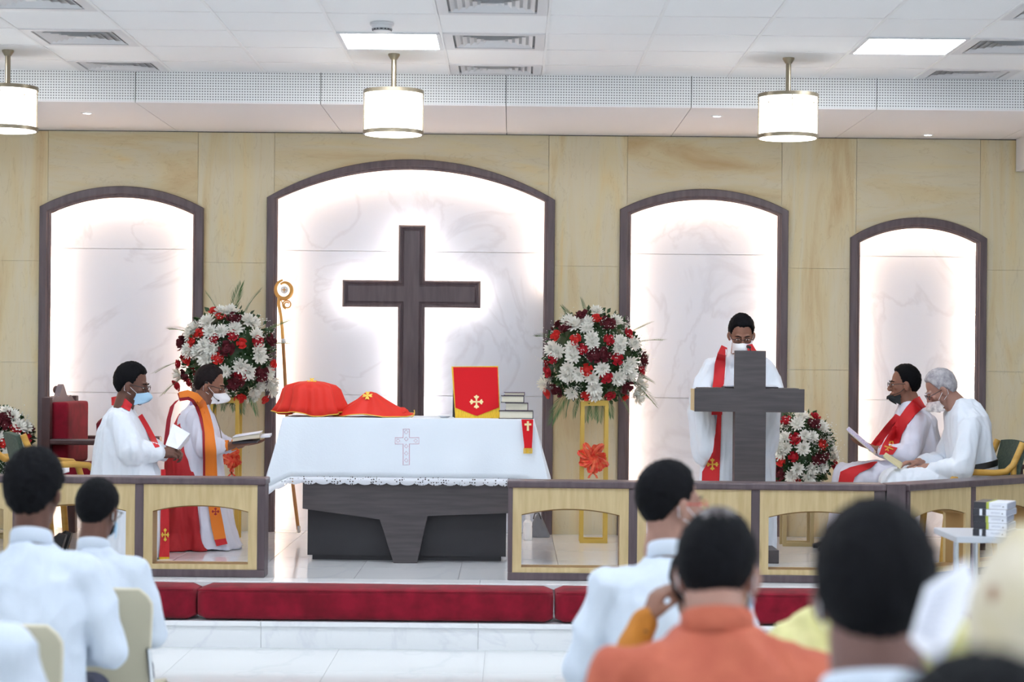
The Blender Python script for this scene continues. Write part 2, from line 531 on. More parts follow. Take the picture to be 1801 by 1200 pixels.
vent_root = None
m_ventd = mat('vent_shadow', '#4b4d52', 0.8)
m_ventw = mat('vent_white', '#d9dadc', 0.5)
vlabel = {0: ('in the left column of air vents', 'left'), 1: ('in the middle column of air vents', 'middle'), 2: ('in the right column of air vents', 'right')}
def make_vent(cx, cy, sy, label):
    t = thing('air_vent', label, 'vent', (cx, cy, ZC), group='square air diffusers in the ceiling')
    build('backing', MB().box((-0.285, -0.285*sy, 0.012), (0.285, 0.285*sy, 0.02)), m_ventd, t, world=False)
    fr = MB()
    o, i_ = 0.293, 0.235
    for (a, b, c, d) in ((-o, -o, o, -i_), (-o, i_, o, o), (-o, -i_, -i_, i_), (i_, -i_, o, i_)):
        fr.box((a, b*sy, -0.006), (c, d*sy, 0.006))
    build('frame', fr, m_ventw, t, world=False)
    # four-way blades: nested tilted louvres on every side
    for q in range(4):
        R = Matrix.Rotation(q*PI/2, 4, 'Z')
        for k in range(5):
            h = 0.222 - k*0.040
            bl = MB(); w = h
            vs = [(-w, h, -0.004), (w, h, -0.004), (w-0.022, h-0.022, 0.012), (-w+0.022, h-0.022, 0.012)]
            vs += [(x, y-0.004, z+0.002) for x, y, z in vs]
            bl.add(vs, [(0, 1, 2, 3), (7, 6, 5, 4), (0, 4, 5, 1), (1, 5, 6, 2), (2, 6, 7, 3), (3, 7, 4, 0)])
            bl.v = [R @ p for p in bl.v]
            for p in bl.v: p.y *= sy
            build('blade', bl, m_ventw, t, world=False, smooth=None)
    build('hub_plate', MB().box((-0.03, -0.03*sy, -0.002), (0.03, 0.03*sy, 0.004)), m_ventw, t, world=False)
for ci, i in enumerate(vent_cols):
    for kk, r in enumerate((NR-1, NR-3, NR-5, NR-7)):
        cx, cy = cellc(i, r)
        side = ['left', 'middle', 'right'][ci]
        where = ['nearest the drilled board', 'second from the drilled board', 'third from the drilled board', 'fourth from the drilled board'][kk]
        make_vent(cx, cy, 0.73 if kk == 0 else 1.0, 'square white ceiling air vent, %s column, %s' % (side, where))
lastrow = NR-3
for (i, r) in sorted(panels, key=lambda q: (-q[1], q[0])):
    cx, cy = cellc(i, r)
    if r == lastrow: nm = {0: 'far left', 1: 'above the middle pendant lantern', 2: 'right of the right pendant lantern', 3: 'far right'}[light_cols.index(i)]
    else: nm = 'in row %s of column %s behind the viewer' % ('abcdefghij'[(lastrow-r)//5], 'abcd'[light_cols.index(i)])
    t = thing('ceiling_light', 'square white led ceiling panel ' + nm, 'ceiling light', (cx, cy, ZC-(0.0 if r == lastrow else 0.004)), group='led panels in the ceiling')
    fr = MB()
    o, i_ = 0.294, 0.272
    for (a, b, c, d) in ((-o, -o, o, -i_), (-o, i_, o, o), (-o, -i_, -i_, i_), (i_, -i_, o, i_)):
        fr.box((a, b, -0.010), (c, d, 0.006))
    build('frame', fr, m_ventw, t, world=False)
    build('diffuser', MB().box((-0.272, -0.272, -0.006), (0.272, 0.272, -0.001)), m_panel, t, world=False, smooth=None)

# smoke detector
p = W(672, 46, ZC and (ZC-1.6)*F/(631-42))
t = thing('smoke_detector', 'round white smoke detector on the ceiling beside the middle light panel', 'smoke detector', (p.x, p.y, ZC-0.006))
build('body', MB().lathe([(0.001, -0.045), (0.045, -0.045), (0.055, -0.035), (0.058, -0.012), (0.066, -0.010), (0.066, 0.004), (0.001, 0.004)]), m_ventw, t, world=False)
build('sensor_slot', MB().lathe([(0.046, -0.040), (0.0535, -0.040), (0.057, -0.030), (0.046, -0.030)], 16), m_ventd, t, world=False)

# dropped ceiling: drilled front board and plain underside, panel by panel
soff = build('ceiling_drop', MB().box((-6.5, YS+0.02, ZS+0.012), (6.5, YN+0.02, ZC+0.02)), m_grid, kind=STRUCT)
xs = -2.455 - 1.2*4
for k in range(11):
    a, b = xs+1.2*k+0.0025, xs+1.2*(k+1)-0.0025
    build('drilled_board', MB().box((a, YS, ZS+0.010), (b, YS+0.018, ZC+0.005)), m_perf, soff)
    build('soffit_panel', MB().box((a, YS, ZS), (b, YW-0.006, ZS+0.010)), m_soff, soff)
build('shadow_gap', MB().box((-6.5, YW-0.006, ZS-0.004), (6.5, YW+0.10, ZS+0.01)), m_darkest, soff)
beam = build('trim_1', MB().box((3.66, 6, 3.00), (6.5, YW-0.012, ZC-0.02)), m_soff, kind=STRUCT)

def downlight(u, v, label):
    Y = (ZS-1.6)*F/-( (v-V0)-ROLL*(u-U0))
    p = W(u, v, Y)
    t = thing('downlight', label, 'downlight', (p.x, min(p.y, 14.35), ZS), group='small round downlights')
    build('rim', MB().lathe([(0.026, -0.001), (0.028, -0.005), (0.040, -0.004), (0.043, 0.0), (0.026, 0.003)], 24), m_whitepl, t, world=False)
    build('bulb', MB().lathe([(0.001, -0.003), (0.026, -0.003), (0.026, 0.001), (0.001, 0.001)], 20), m_spot, t, world=False)
downlight(153, 199, 'small round downlight at the left of the low ceiling')
downlight(1261, 204, 'small round downlight left of the right pendant lantern')
downlight(1632, 237, 'small round downlight at the right above the small arch')

# ------------------------------------------------------------------ pendant lanterns
def lantern(u, label, first=[None]):
    Y = 12.07
    x = W(u, 200, Y).x
    if first[0]:
        return dup(first[0], (x, Y, ZC), 0, label)
    t = thing('pendant_lantern', label, 'pendant light', (x, Y, ZC), group='round drum pendant lanterns')
    k = F/Y
    zt = -0.222; zb = -0.485; R = 0.181
    build('ceiling_cup', MB().lathe([(0.001, 0.0), (0.036, 0.0), (0.036, -0.008), (0.020, -0.034), (0.001, -0.034)]), m_brass, t, world=False)
    build('rod', MB().lathe([(0.016, -0.03), (0.016, zt-0.01), (0.001, zt-0.01), (0.001, -0.03)], 20), m_brass, t, world=False)
    build('drum_shade', MB().lathe([(0.001, zt-0.01), (R-0.006, zt-0.01), (R-0.006, zb+0.004), (R-0.01, zb-0.006), (0.001, zb-0.022)], 48), m_glow, t, world=False)
    for z in (zt, zb+0.018):
        build('brass_band', MB().lathe([(R-0.004, z), (R+0.003, z), (R+0.003, z-0.022), (R-0.004, z-0.022)], 48), m_brass, t, world=False)
    for q in range(4):
        R_ = Matrix.Rotation(q*PI/2, 4, 'Z')
        b = MB().box((-0.002, -R-0.001, zb), (0.002, -R+0.006, zt), R_)
        b.box((-0.030, -R-0.002, zt-0.046), (0.030, -R+0.006, zt-0.043), R_)
        build('cross_bar', b, m_brass, t, world=False)
        build('thumb_screw', MB().ell((0, -R-0.010, zt-0.065), (0.005, 0.008, 0.005), R_ @ Matrix.Rotation(PI/4, 4, 'Z'), 8, 6), m_brass, t, world=False)
    first[0] = t
    return t
lantern(692, 'drum pendant lantern in the middle, above the big cross')
lantern(13, 'drum pendant lantern cut by the left edge of the photo')
lantern(1386, 'drum pendant lantern on the right, above the lectern')

# ------------------------------------------------------------------ back wall with niches
def Xw(u, v=600): return W(u, v, YW).x
def Zw(u, v): return W(u, v, YW).z
def arch(xl, xr, zs, za, n=28, zb=PZ):
    """points: up the left side, round the arch, down the right side"""
    w = (xr-xl)/2; h = za-zs; R = (w*w+h*h)/(2*h); cx = (xl+xr)/2; cz = za-R
    a0 = math.asin(w/R)
    pts = [(xl, zb)]
    for k in range(n+1):
        a = -a0 + 2*a0*k/n
        pts.append((cx+R*math.sin(a), cz+R*math.cos(a)))
    pts.append((xr, zb))
    return pts
NI = []
for (ol, orr, sv, av, il, ir, isv, iav) in (
        (69, 357, 365, 328, 89, 338, 377, 348),
        (468, 974, 350, 281, 487, 955, 353, 299),
        (1088, 1384, 370, 333, 1108, 1365, 379, 352),
        (1493, 1733, 419, 383, 1511, 1714, 428, 402)):
    mu = (ol+orr)/2
    NI.append(dict(out=(Xw(ol), Xw(orr), Zw(mu, sv), Zw(mu, av)), inn=(Xw(il), Xw(ir), Zw(mu, isv), Zw(mu, iav))))
    d = NI[-1]
    d['open'] = (d['inn'][0]-0.03, d['inn'][1]+0.03, d['inn'][2]+0.02, d['inn'][3]+0.03)
NI.insert(0, dict(out=None, open=(-4.62, -3.98, 2.42, 2.62), inn=(-4.59, -4.01, 2.40, 2.59)))   # the one further left, out of the picture
edges = []
ztop = ZS-0.004
xcur = -6.5
G = 0.0015
for d in NI:
    xl, xr, zs, za = d['open']
    edges.append((xcur, xl)); xcur = xr
    ap = arch(xl, xr, zs, za)[1:-1]
    poly = [(p[0], p[1]) for p in ap] + [(xr-G, ztop), (xl+G, ztop)]
    build('wall_panel', MB().prism(poly, YW, YN), m_stone_h, wall, smooth=None)
edges.append((xcur, 6.5))
for (a, b) in edges:
    zcuts = [PZ-0.004, PZ+1.22, PZ+1.96, ztop]
    for z0, z1 in zip(zcuts[:-1], zcuts[1:]):
        build('wall_panel', MB().box((a+G, YW, z0+G*0.6), (b-G, YN, z1-G*0.6)), m_stone_v, wall, smooth=None)
for n_, d in enumerate(NI):
    xl, xr, zs, za = d['open']
    for z0, z1 in ((PZ, PZ+1.0), (PZ+1.003, PZ+2.06), (PZ+2.063, za+0.1)):
        if z0 < z1: build('marble_panel', MB().box((xl-0.05, YN-0.008, z0), (xr+0.05, YN+0.02, z1)), m_niche, wall, smooth=None)
for n_, d in enumerate(NI):
    # frame: profiled moulding swept round the arch
    out = d['out'] or (d['inn'][0]-0.08, d['inn'][1]+0.08, d['inn'][2]+0.05, d['inn'][3]+0.08)
    inn = d['inn']
    prof = [(1.0, 0.0), (1.0, -0.030), (0.93, -0.038), (0.36, -0.038), (0.30, -0.028), (0.14, -0.024), (0.08, -0.014), (0.0, -0.010), (0.0, 0.0)]
    rings = []
    for s_, y in prof:
        a = tuple(inn[k]+(out[k]-inn[k])*s_ for k in range(4))
        rings.append([Vector((p[0], YW+y-(0.0 if y < -0.001 else -0.0005), p[1])) for p in arch(*a, n=36)])
    rings[0] = [Vector((p.x, YW-0.0005, p.z)) for p in rings[0]]
    rings[-1] = [Vector((p.x, YW-0.0005, p.z)) for p in rings[-1]]
    # loft open strips: transpose so every section across the moulding is one ring
    m_ = len(rings[0])
    fr = MB().loft([[rings[k][j] for k in range(len(rings))] for j in range(m_)])
    build('trim_%d' % (n_+2), fr, m_frame, kind=STRUCT, smooth=30)
    # led strip tucked behind the moulding
    xl, xr, zs, za = d['open']
    sg = 0.010
    pts = arch(xl+sg, xr-sg, zs-sg, za-sg, n=24, zb=PZ+0.02)
    if n_ == 2: pts = pts[:-1] + [(pts[-1][0], Zw(950, 505))]      # the strip of the middle niche is dead low on the right
    if n_ == 2: pts = [(pts[0][0], PZ+0.02)] + pts[1:]
    ltr = build('led_strip', MB().tube([(a, YN-0.085, b) for a, b in pts], 0.008, 4, rot=PI/4), m_strip, wall, smooth=None)

# ------------------------------------------------------------------ big cross on the niche back
def cross_poly(cx, zc, top, bot, arm, hw, e=0.0):
    hw -= e
    return [(cx-hw, bot+e), (cx+hw, bot+e), (cx+hw, zc-hw), (cx+arm-e, zc-hw), (cx+arm-e, zc+hw), (cx+hw, zc+hw),
            (cx+hw, top-e), (cx-hw, top-e), (cx-hw, zc+hw), (cx-arm+e, zc+hw), (cx-arm+e, zc-hw), (cx-hw, zc-hw)]
YX = YN-0.155
sc_ = F/YX
cc = W(723.5, 517, YX)
hw = 23.6/sc_; arm = 121.5/sc_; ztp = W(724, 396, YX).z; zbt = PZ+0.30
t = thing('wall_cross', 'large dark wooden cross glowing at its edges in the middle niche', 'cross', (cc.x, YN-0.008, zbt))
body = MB()
prof = [(0.0, YX+0.050), (0.0, YX+0.012), (0.010, YX+0.0), (0.022, YX+0.004), (0.030, YX+0.013), (0.034, YX+0.013), (0.042, YX+0.005)]
body.loft([[Vector((x, y, z)) for x, z in cross_poly(cc.x, cc.z, ztp, zbt, arm, hw, e)] for e, y in prof])
build('cross_body', body, m_frame, t, smooth=20)
build('standoff', MB().prism(cross_poly(cc.x, cc.z, ztp-0.05, zbt+0.05, arm-0.05, hw-0.045), YX+0.05, YN-0.008), m_darkest, t, smooth=None)
hp = cross_poly(cc.x, cc.z, ztp-0.020, zbt+0.020, arm-0.020, hw-0.02)
build('light_strip', MB().tube([(x, YX+0.066, z) for x, z in hp], 0.006, 4, closed=True, rot=PI/4), m_halo, t, smooth=None)

# ------------------------------------------------------------------ kneeling cushions
cu = None
def cushion(xa, xb, label):
    t = thing('kneeler_cushion', label, 'cushion', ((xa+xb)/2, 11.06, 0.149), group='long red velvet kneeling cushions')
    w = (xb-xa)/2-0.006; mbx = MB(); rings = []
    n = 40
    for i in range(n+1):
        a = -w + 2*w*i/n
        end = min(1.0, (w-abs(a))/0.045); q = math.sqrt(max(0.0, 1-(1-end)**2)) if end < 1 else 1
        q = 0.80+0.20*q
        hy, hz = 0.165*q, 0.09*q
        ring = []
        for k in range(20):
            th = 2*PI*k/20
            c, s_ = math.cos(th), math.sin(th)
            ring.append(Vector((a, hy*math.copysign(abs(c)**0.35, c), 0.091+hz*math.copysign(abs(s_)**0.4, s_)+0.003*noise.noise(Vector((a*3+xa, c, s_)))))) 
        rings.append(ring)
    mbx.loft(rings)
    build('cushion', mbx, m_velvet, t, world=False, smooth=60)
    build('piping', MB().tube([(-w*0.995, -0.160, 0.168)] + [(x*w/5, -0.1615, 0.169) for x in range(-4, 5)] + [(w*0.995, -0.160, 0.168)], 0.004, 6), m_velvet, t, world=False)
xs_ = [W(u, 1065, 10.92).x for u in (-285, 345, 975, 1605, 2235)]
for k, lb in enumerate(('long red velvet kneeling cushion at the far left of the step', 'long red velvet kneeling cushion in front of the altar table', 'long red velvet kneeling cushion in front of the right altar rail', 'long red velvet kneeling cushion at the far right behind the seated people')):
    cushion(xs_[k], xs_[k+1], lb)

# ------------------------------------------------------------------ altar rails
RH = 0.575
def rail_panel(w, parent, M):
    """light oak panel with an arched opening, local x from 0 to w, z from 0"""
    z0, z1 = 0.045, RH-0.04
    ol, oh = 0.052, z1-0.155
    outer = [(0, z0), (0, z1), (w, z1), (w, z0)]
    op = arch(ol, w-ol, oh, oh+0.035, n=16, zb=z0+0.03)
    n = len(op)
    # face polygon as strips around the opening
    for y0, y1 in ((0.0, 0.018), (0.142, 0.16)):
        left = [(0, z0), (0, z1), (ol, z1), (ol, z0)]
        pm = MB()
        pm.prism([(0, z0), (ol, z0), (ol, z1), (0, z1)], y0, y1)
        pm.prism([(w-ol, z0), (w, z0), (w, z1), (w-ol, z1)], y0, y1)
        pm.prism([(ol, z0), (w-ol, z0), (w-ol, z0+0.03), (ol, z0+0.03)], y0, y1)
        top = op[1:-1]
        pm.prism([(p[0], p[1]) for p in top] + [(w-ol, z1), (ol, z1)], y0, y1)
        pm.v = [M @ p for p in pm.v]
        build('oak_panel', pm, m_oak, parent, smooth=None)
    # lining inside the opening
    ln = MB()
    inner = op; outp = [(x + (0.006 if x < w/2 else -0.006)*0, z) for x, z in op]
    def off(pts, e):
        cx, cz = w/2, z0+0.2
        return [(x + math.copysign(e, x-cx), z + (e if z > cz else -e)) for x, z in pts]
    o2 = off(op, -0.007)
    rings = []
    for (a, b), (c, d) in zip(op, o2):
        rings.append([Vector((a, 0.018, b)), Vector((a, 0.142, b)), Vector((c, 0.146, d)), Vector((c, 0.010, d))])
    ln.loft(rings)
    ln.box((ol, 0.0185, z0+0.022), (w-ol, 0.1415, z0+0.0295))
    ln.v = [M @ p for p in ln.v]
    build('opening_lining', ln, m_oakedge, parent, smooth=None)

def rail(name_label, p, q, secs, ends=(1, 1), endw=0.05):
    """p, q: front line on the platform; secs: widths of the panels between posts"""
    p, q = Vector((p[0], p[1], PZ)), Vector((q[0], q[1], PZ))
    ang = math.atan2(q.y-p.y, q.x-p.x)
    t = thing('altar_rail', name_label, 'altar rail', ((p.x+q.x)/2, (p.y+q.y)/2+0.08, PZ))
    M = Matrix.Translation(p) @ Matrix.Rotation(ang, 4, 'Z')
    L = (q-p).length
    def bx(nm, lo, hi, m, bev=0.004):
        b = MB().box(lo, hi); b.v = [M @ a for a in b.v]; return build(nm, b, m, t, smooth=None, bevel=bev)
    bx('top_rail', (-0.006, -0.02, RH-0.04), (L+0.006, 0.18, RH), m_frame, 0.008)
    bx('bottom_rail', (0, -0.008, 0.0005), (L, 0.168, 0.045), m_frame)
    x = 0
    for k, s_ in enumerate(secs):
        if k == 0 and ends[0]:
            bx('post', (x, -0.005, 0.045), (x+endw*0.55, 0.165, RH-0.04), m_frame); x += endw*0.55
        rail_panel(s_, t, M @ Matrix.Translation((x, 0, 0))); x += s_
        pw = endw
        if k == len(secs)-1: pw = L-x
        bx('post', (x, -0.005, 0.045), (x+pw, 0.165, RH-0.04), m_frame); x += pw
    return t
YR = 11.50
kx = YR/F
xr0, xr1 = W(893, 940, YR).x, W(1556, 940, YR).x
p1 = (205-2)*kx
rail('long oak and walnut altar rail right of the altar, in front of the lectern', (xr0, YR), (xr1, YR),
     [ (1107-903)*kx, (1322-1122)*kx, (1538-1337)*kx ])
xl1 = W(466, 930, YR).x
wsec = (450-250)*kx
nleft = 4
secL = [wsec]*nleft
Ltot = 0.0275 + wsec*nleft + 0.05*(nleft-1) + 0.045
rail('long oak and walnut altar rail at the left, behind the two men with dark hair', (xl1-Ltot, YR), (xl1, YR), secL)
ang = math.radians(44)
dl = 0.055+0.63*4+0.05*4
rail('slanting oak and walnut altar rail at the far right behind the stack of books', (xr1+0.133, YR+0.02), (xr1+0.133+dl*math.cos(ang), YR+0.02+dl*math.sin(ang)), [0.63]*4)
sr = [o for o in bpy.data.objects if o.name.startswith('altar_rail') and not o.parent][-1]
for z0_, z1_ in ((0.0005, RH-0.04), (RH-0.04, RH-0.0005)):
    mbw = MB(); tri = [(xr1+0.009, YR-0.005), (xr1+0.122, YR+0.015), (xr1+0.009, YR+0.14)]
    mbw.add([(x, y, PZ+z0_) for x, y in tri]+[(x, y, PZ+z1_) for x, y in tri], [(2, 1, 0), (3, 4, 5), (0, 1, 4, 3), (1, 2, 5, 4), (2, 0, 3, 5)])
    build('corner_post', mbw, m_frame, sr, smooth=None)
# ------------------------------------------------------------------ altar table
m_cloth = mat('white_cloth', '#e0e9f2', 0.85, bump=0.08, bscale=90)
m_red = mat('red_cloth', '#cf1a22', 0.8, spec=0.25, bump=0.06, bscale=120)
m_redsat = mat('red_satin', '#d92f22', 0.6, spec=0.35, bump=0.05, bscale=80)
m_goldtr = mat('gold_trim', '#e8c04a', 0.45, metal=0.2)
m_goldpale = mat('pale_gold', '#efd9a0', 0.5)
m_fringe = mat('yellow_fringe', '#efc932', 0.7, color2='#d9a820', vscale=60, stretch=(6, 6, 0.4))
m_pink = mat('pink_thread', '#c58aa0', 0.8)
YA = 12.40
ax, aw = W(714, 900, YA).x, None
tl, tr = W(499, 737, YA).x, W(938, 741, YA).x
zt = W(714, 738, YA).z
t = thing('altar_table', 'dark wooden altar table on a tapered central foot, under the white cloth', 'table', (ax, YA+0.32, PZ))
def wx(u): return W(u, 900, YA-0.02).x
def wz(v, u=714): return W(u, v, YA-0.02).z
# front frame: beam with a tapered underside and a V shaped foot
poly = [(wx(532), wz(850)), (wx(532), wz(895, 532)), (wx(668), wz(914, 668)), (wx(693), PZ+0.001), (wx(734), PZ+0.001), (wx(752), wz(908, 752)), (wx(896), wz(903, 896)), (wx(896), wz(850))]
build('front_frame', MB().prism(poly, YA-0.02, YA+0.07), m_dark, t, smooth=None, bevel=0.002)
build('back_frame', MB().prism(poly, YA+0.53, YA+0.60), m_dark, t, smooth=None)
YB = YA+0.15
bl, br = W(541, 940, YB).x, W(890, 940, YB).x
build('recessed_body', MB().box((bl, YB, PZ+0.03), (br, YA+0.5, zt-0.30)), m_darkest, t, smooth=None)
build('plinth', MB().box((bl+0.03, YB+0.02, PZ+0.001), (br-0.03, YA+0.47, PZ+0.03)), m_darkest, t, smooth=None)
build('table_top', MB().box((tl+0.012, YA+0.0, zt-0.055), (tr-0.012, YA+0.62, zt-0.004)), m_dark, t, smooth=None)
build('apron', MB().box((wx(532), YA+0.0, zt-0.42), (wx(896), YA+0.6, zt-0.055)), m_dark, t, smooth=None)

# cloth
def cloth_ring(s_):
    """outline of the cloth at fraction s_ of the drop"""
    pts = []
    W2 = (tr-tl)/2; cx = (tr+tl)/2; D = 0.325; cy = YA+0.305
    N = 200
    per = []
    # walk rectangle: front left->right, right front->back, back, left
    segs = [((-1, -1), (1, -1), 84), ((1, -1), (1, 1), 24), ((1, 1), (-1, 1), 60), ((-1, 1), (-1, -1), 24)]
    for (a, b, n) in segs:
        for k in range(n):
            q = k/n
            per.append((a[0]+(b[0]-a[0])*q, a[1]+(b[1]-a[1])*q))
    out = []
    for i, (a, b) in enumerate(per):
        x = cx + a*(W2+0.004); y = cy + b*(D+0.004)
        r = math.hypot(a, b)
        corner = max(0, (min(abs(a), abs(b)) - 0.72)/0.28)
        flare = 0.012*s_
        side = max(0, (abs(a)-0.93)/0.07)
        ripple = 0.022*s_*math.sin(a*9+b*5)*noise.noise(Vector((a*2.2, b*2, 1.3)))*2 + 0.010*noise.noise(Vector((a*5+s_*1.3, b*5, s_*2.0)))*min(1, s_*3)
        x += math.copysign(1, a)*side*(0.10*s_ + 0.03*s_*corner) if abs(a) > 0.93 else 0
        y += math.copysign(1, b)*(flare + ripple + 0.03*corner*s_) if abs(b) > 0.9 else 0
        x += math.copysign(1, a)*(0.02*math.sin(b*7)*s_)*side
        drop = 0.402 + 0.085*corner*side
        out.append(Vector((x, y, zt+0.004-drop*s_)))
    return out
rings = [cloth_ring(s_) for s_ in (0, 0.03, 0.12, 0.25, 0.4, 0.55, 0.7, 0.82, 0.90)]
for k in (0,):
    rings[0] = [Vector((p.x, p.y, zt+0.004)) for p in rings[0]]
cl = MB(); n_ = len(rings[0])
topc = []
c0 = sum((p for p in rings[0]), Vector())/n_
inner = [[Vector((c0.x+(p.x-c0.x)*q, c0.y+(p.y-c0.y)*q, zt+0.004)) for p in rings[0]] for q in (0.02, 0.5, 0.97)]
cl.loft(inner + rings, caps=False)
cl.f.append(tuple(range(n_)))
me = mesh_of(cl, 60)
cl_o = put('tablecloth', me, m_cloth)
sol = cl_o.modifiers.new('thick', 'SOLIDIFY'); sol.thickness = 0.002; sol.offset = 1
tag(cl_o, 'white altar cloth with a scalloped lace edge and an embroidered cross', 'tablecloth')
# lace hem
m_lace = mat('lace', '#eaeef5', 0.8)
def lace_mat():
    m = m_lace; nt = m.node_tree; b = nt.nodes['Principled BSDF']
    tc = nt.nodes.new('ShaderNodeTexCoord'); v = nt.nodes.new('ShaderNodeTexVoronoi'); v.inputs['Scale'].default_value = 62
    v.inputs['Randomness'].default_value = 0.45
    g = nt.nodes.new('ShaderNodeMath'); g.operation = 'GREATER_THAN'; g.inputs[1].default_value = 0.30
    nt.links.new(tc.outputs['Object'], v.inputs['Vector']); nt.links.new(v.outputs['Distance'], g.inputs[0])
    nt.links.new(g.outputs[0], b.inputs['Alpha'])
lace_mat()
r0, r1 = rings[-1], cloth_ring(1.0)
N2 = len(r0)*3
def at_ring(r, q):
    i = int(q) % len(r); a = q-int(q); return r[i]*(1-a)+r[(i+1) % len(r)]*a
up_, mid_, low_ = [], [], []
acc = 0
prev = None
for k in range(N2):
    q = k/3
    a, b = at_ring(r0, q), at_ring(r1, q)
    if prev is not None: acc += (b-prev).length
    prev = b
    sc2 = abs(math.sin(acc*PI/0.088))
    up_.append(a); mid_.append(a.lerp(b, 0.35)); low_.append(a.lerp(b, 1.0) + Vector((0, 0, -0.016*math.sqrt(sc2)+0.006)))
lc = MB().loft([up_, mid_, low_], caps=False)
lo = build('lace_hem', lc, m_lace, cl_o, smooth=60)
sol = lo.modifiers.new('thick', 'SOLIDIFY'); sol.thickness = 0.0015
# embroidered cross
yc = YA-0.029
ec = MB()
bvc = bvh_world([cl_o])
def U(u, v):
    d_ = ray(u, v); h = bvc.ray_cast(CAM, d_)
    return h[0]-d_*0.0028
def tline(pts, r=0.0018, closed=True): ec.tube([U(*p) for p in pts], r, 5, closed=closed)
tline([(709, 755), (720, 755), (720, 770), (737, 770), (737, 781), (720, 781), (720, 818), (709, 818), (709, 781), (695, 781), (695, 770), (709, 770)])
for k in range(5):
    v = 760+k*12.5
    tline([(714.5, v-3.5), (718, v), (714.5, v+3.5), (711, v)], 0.0013)
for u in (700, 731): tline([(u-3.5, 775.5), (u, 772.5), (u+3.5, 775.5), (u, 778.5)], 0.0011)
build('embroidered_cross', ec, m_pink, cl_o)

# ------------------------------------------------------------------ red veiled vessels
def veil(name, label, c, prof, nfold, amp, seed, corners, sx=1.0, trim=True, emb=None):
    """prof: (radius_x, radius_y, z) from top to hem"""
    t = thing(name, label, 'cloth', c)
    rr = random.Random(seed); ph = [rr.uniform(0, 6.28) for _ in range(4)]
    N = 120; rings = []
    tot = len(prof)
    for k, (rx, ry, z, dx) in enumerate(prof):
        s_ = k/(tot-1); ring = []
        for j in range(N):
            a = 2*PI*j/N
            fo = amp*s_*(math.sin(nfold*a+ph[0])+0.6*math.sin((nfold*1.7)*a+ph[1]))
            cor = sum(h*math.exp(-((((a-ca+PI) % (2*PI))-PI)/0.30)**2) for ca, h in corners)*s_
            zz = z + (0.35*cor + 0.012*s_*math.sin(3*a+ph[2]) if k == tot-1 or k == tot-2 else 0)*(1 if k == tot-1 else 0.5)
            ring.append(Vector((dx+(rx+fo+cor)*math.cos(a), (ry+fo+cor*0.6)*math.sin(a), max(zz, 0.003))))
        rings.append(ring)
    m1 = MB(); m1.loft(rings, caps=False); m1.f.append(tuple(range(N)))
    o = build('red_veil', m1, m_redsat, t, smooth=60, world=False)
    s1 = o.modifiers.new('thick', 'SOLIDIFY'); s1.thickness = 0.003
    if trim: build('gold_edging', MB().tube(rings[-1], 0.0028, 6, closed=True), m_goldtr, t, world=False)
    if emb:
        e = MB(); x, z, y = emb
        for q in range(4):
            R = Matrix.Translation((x, y, z)) @ Matrix.Rotation(0.9, 4, 'X') @ Matrix.Rotation(q*PI/2, 4, 'Z')
            e.add([(0, 0, 0.004), (0.009, 0.014, 0.004), (0.014, 0.032, 0.003), (0, 0.026, 0.004), (-0.014, 0.032, 0.003), (-0.009, 0.014, 0.004)], [(0, 1, 2, 3, 4, 5)], R)
            e.add([(0, 0, 0.0), (0.009, 0.014, 0.0), (0.014, 0.032, 0.0), (0, 0.026, 0.0), (-0.014, 0.032, 0.0), (-0.009, 0.014, 0.0)], [(5, 4, 3, 2, 1, 0)], R)
        build('gold_emblem', e, m_goldtr, t, world=False, smooth=None)
    return t
Yv = 12.68
p = W(549, 738, Yv)
k = Yv/F
veil('veiled_chalice', 'large red satin veil with gold edging over a round vessel, left end of the altar', (p.x, Yv, zt+0.0085),
     [(3*k, 0.01, 0.225, -1*k), (20*k, 0.07, 0.217, -2*k), (38*k, 0.125, 0.196, -2*k), (43*k, 0.145, 0.17, -1*k), (46*k, 0.155, 0.11, 0), (49*k, 0.165, 0.06, 0), (54*k, 0.172, 0.012, 0)], 9, 0.017, 3,
     [(PI, 0.075), (0.12, 0.055), (-1.9, 0.035), (-1.0, 0.01)], emb=(0.0, 0.215, -0.055))
p = W(655, 738, Yv-0.02)
veil('veiled_paten', 'low red satin veil draped in a peak beside the larger veiled vessel', (p.x, Yv-0.02, zt+0.0085),
     [(3*k, 0.01, 0.158, -5*k), (9*k, 0.03, 0.150, -4*k), (22*k, 0.06, 0.112, -2*k), (38*k, 0.09, 0.075, -2*k), (52*k, 0.12, 0.045, -1*k), (60*k, 0.145, 0.016, 1*k), (63*k, 0.15, 0.006, 1*k)], 6, 0.014, 9,
     [(PI, 0.012), (0.0, 0.025)], emb=(-0.03, 0.133, -0.045))
# crumpled red end
e = MB()
p = W(711, 734, Yv-0.02)
for i in range(5):
    e.ell((rnd.uniform(-0.03, 0.03), rnd.uniform(-0.02, 0.02), 0.022+0.012*rnd.random()), (0.035, 0.04, 0.03))
me = blob(e, 0.005, 3, fold(0.008, 40, 40, 40, 5))
for v in me.vertices: v.co.z = max(v.co.z, 0.002)
c_ = thing('crumpled_napkin', 'small crumpled red satin napkin with a gold edge, right of the two veils', 'cloth', (p.x, Yv-0.02, zt+0.0065))
put('red_napkin', me, m_redsat, c_, world=False)
build('gold_edging', MB().tube([(0.048, -0.045, 0.0), (0.062, -0.03, 0.012), (0.066, -0.01, 0.03), (0.062, 0.01, 0.045)], 0.003, 6), m_goldtr, c_, world=False)

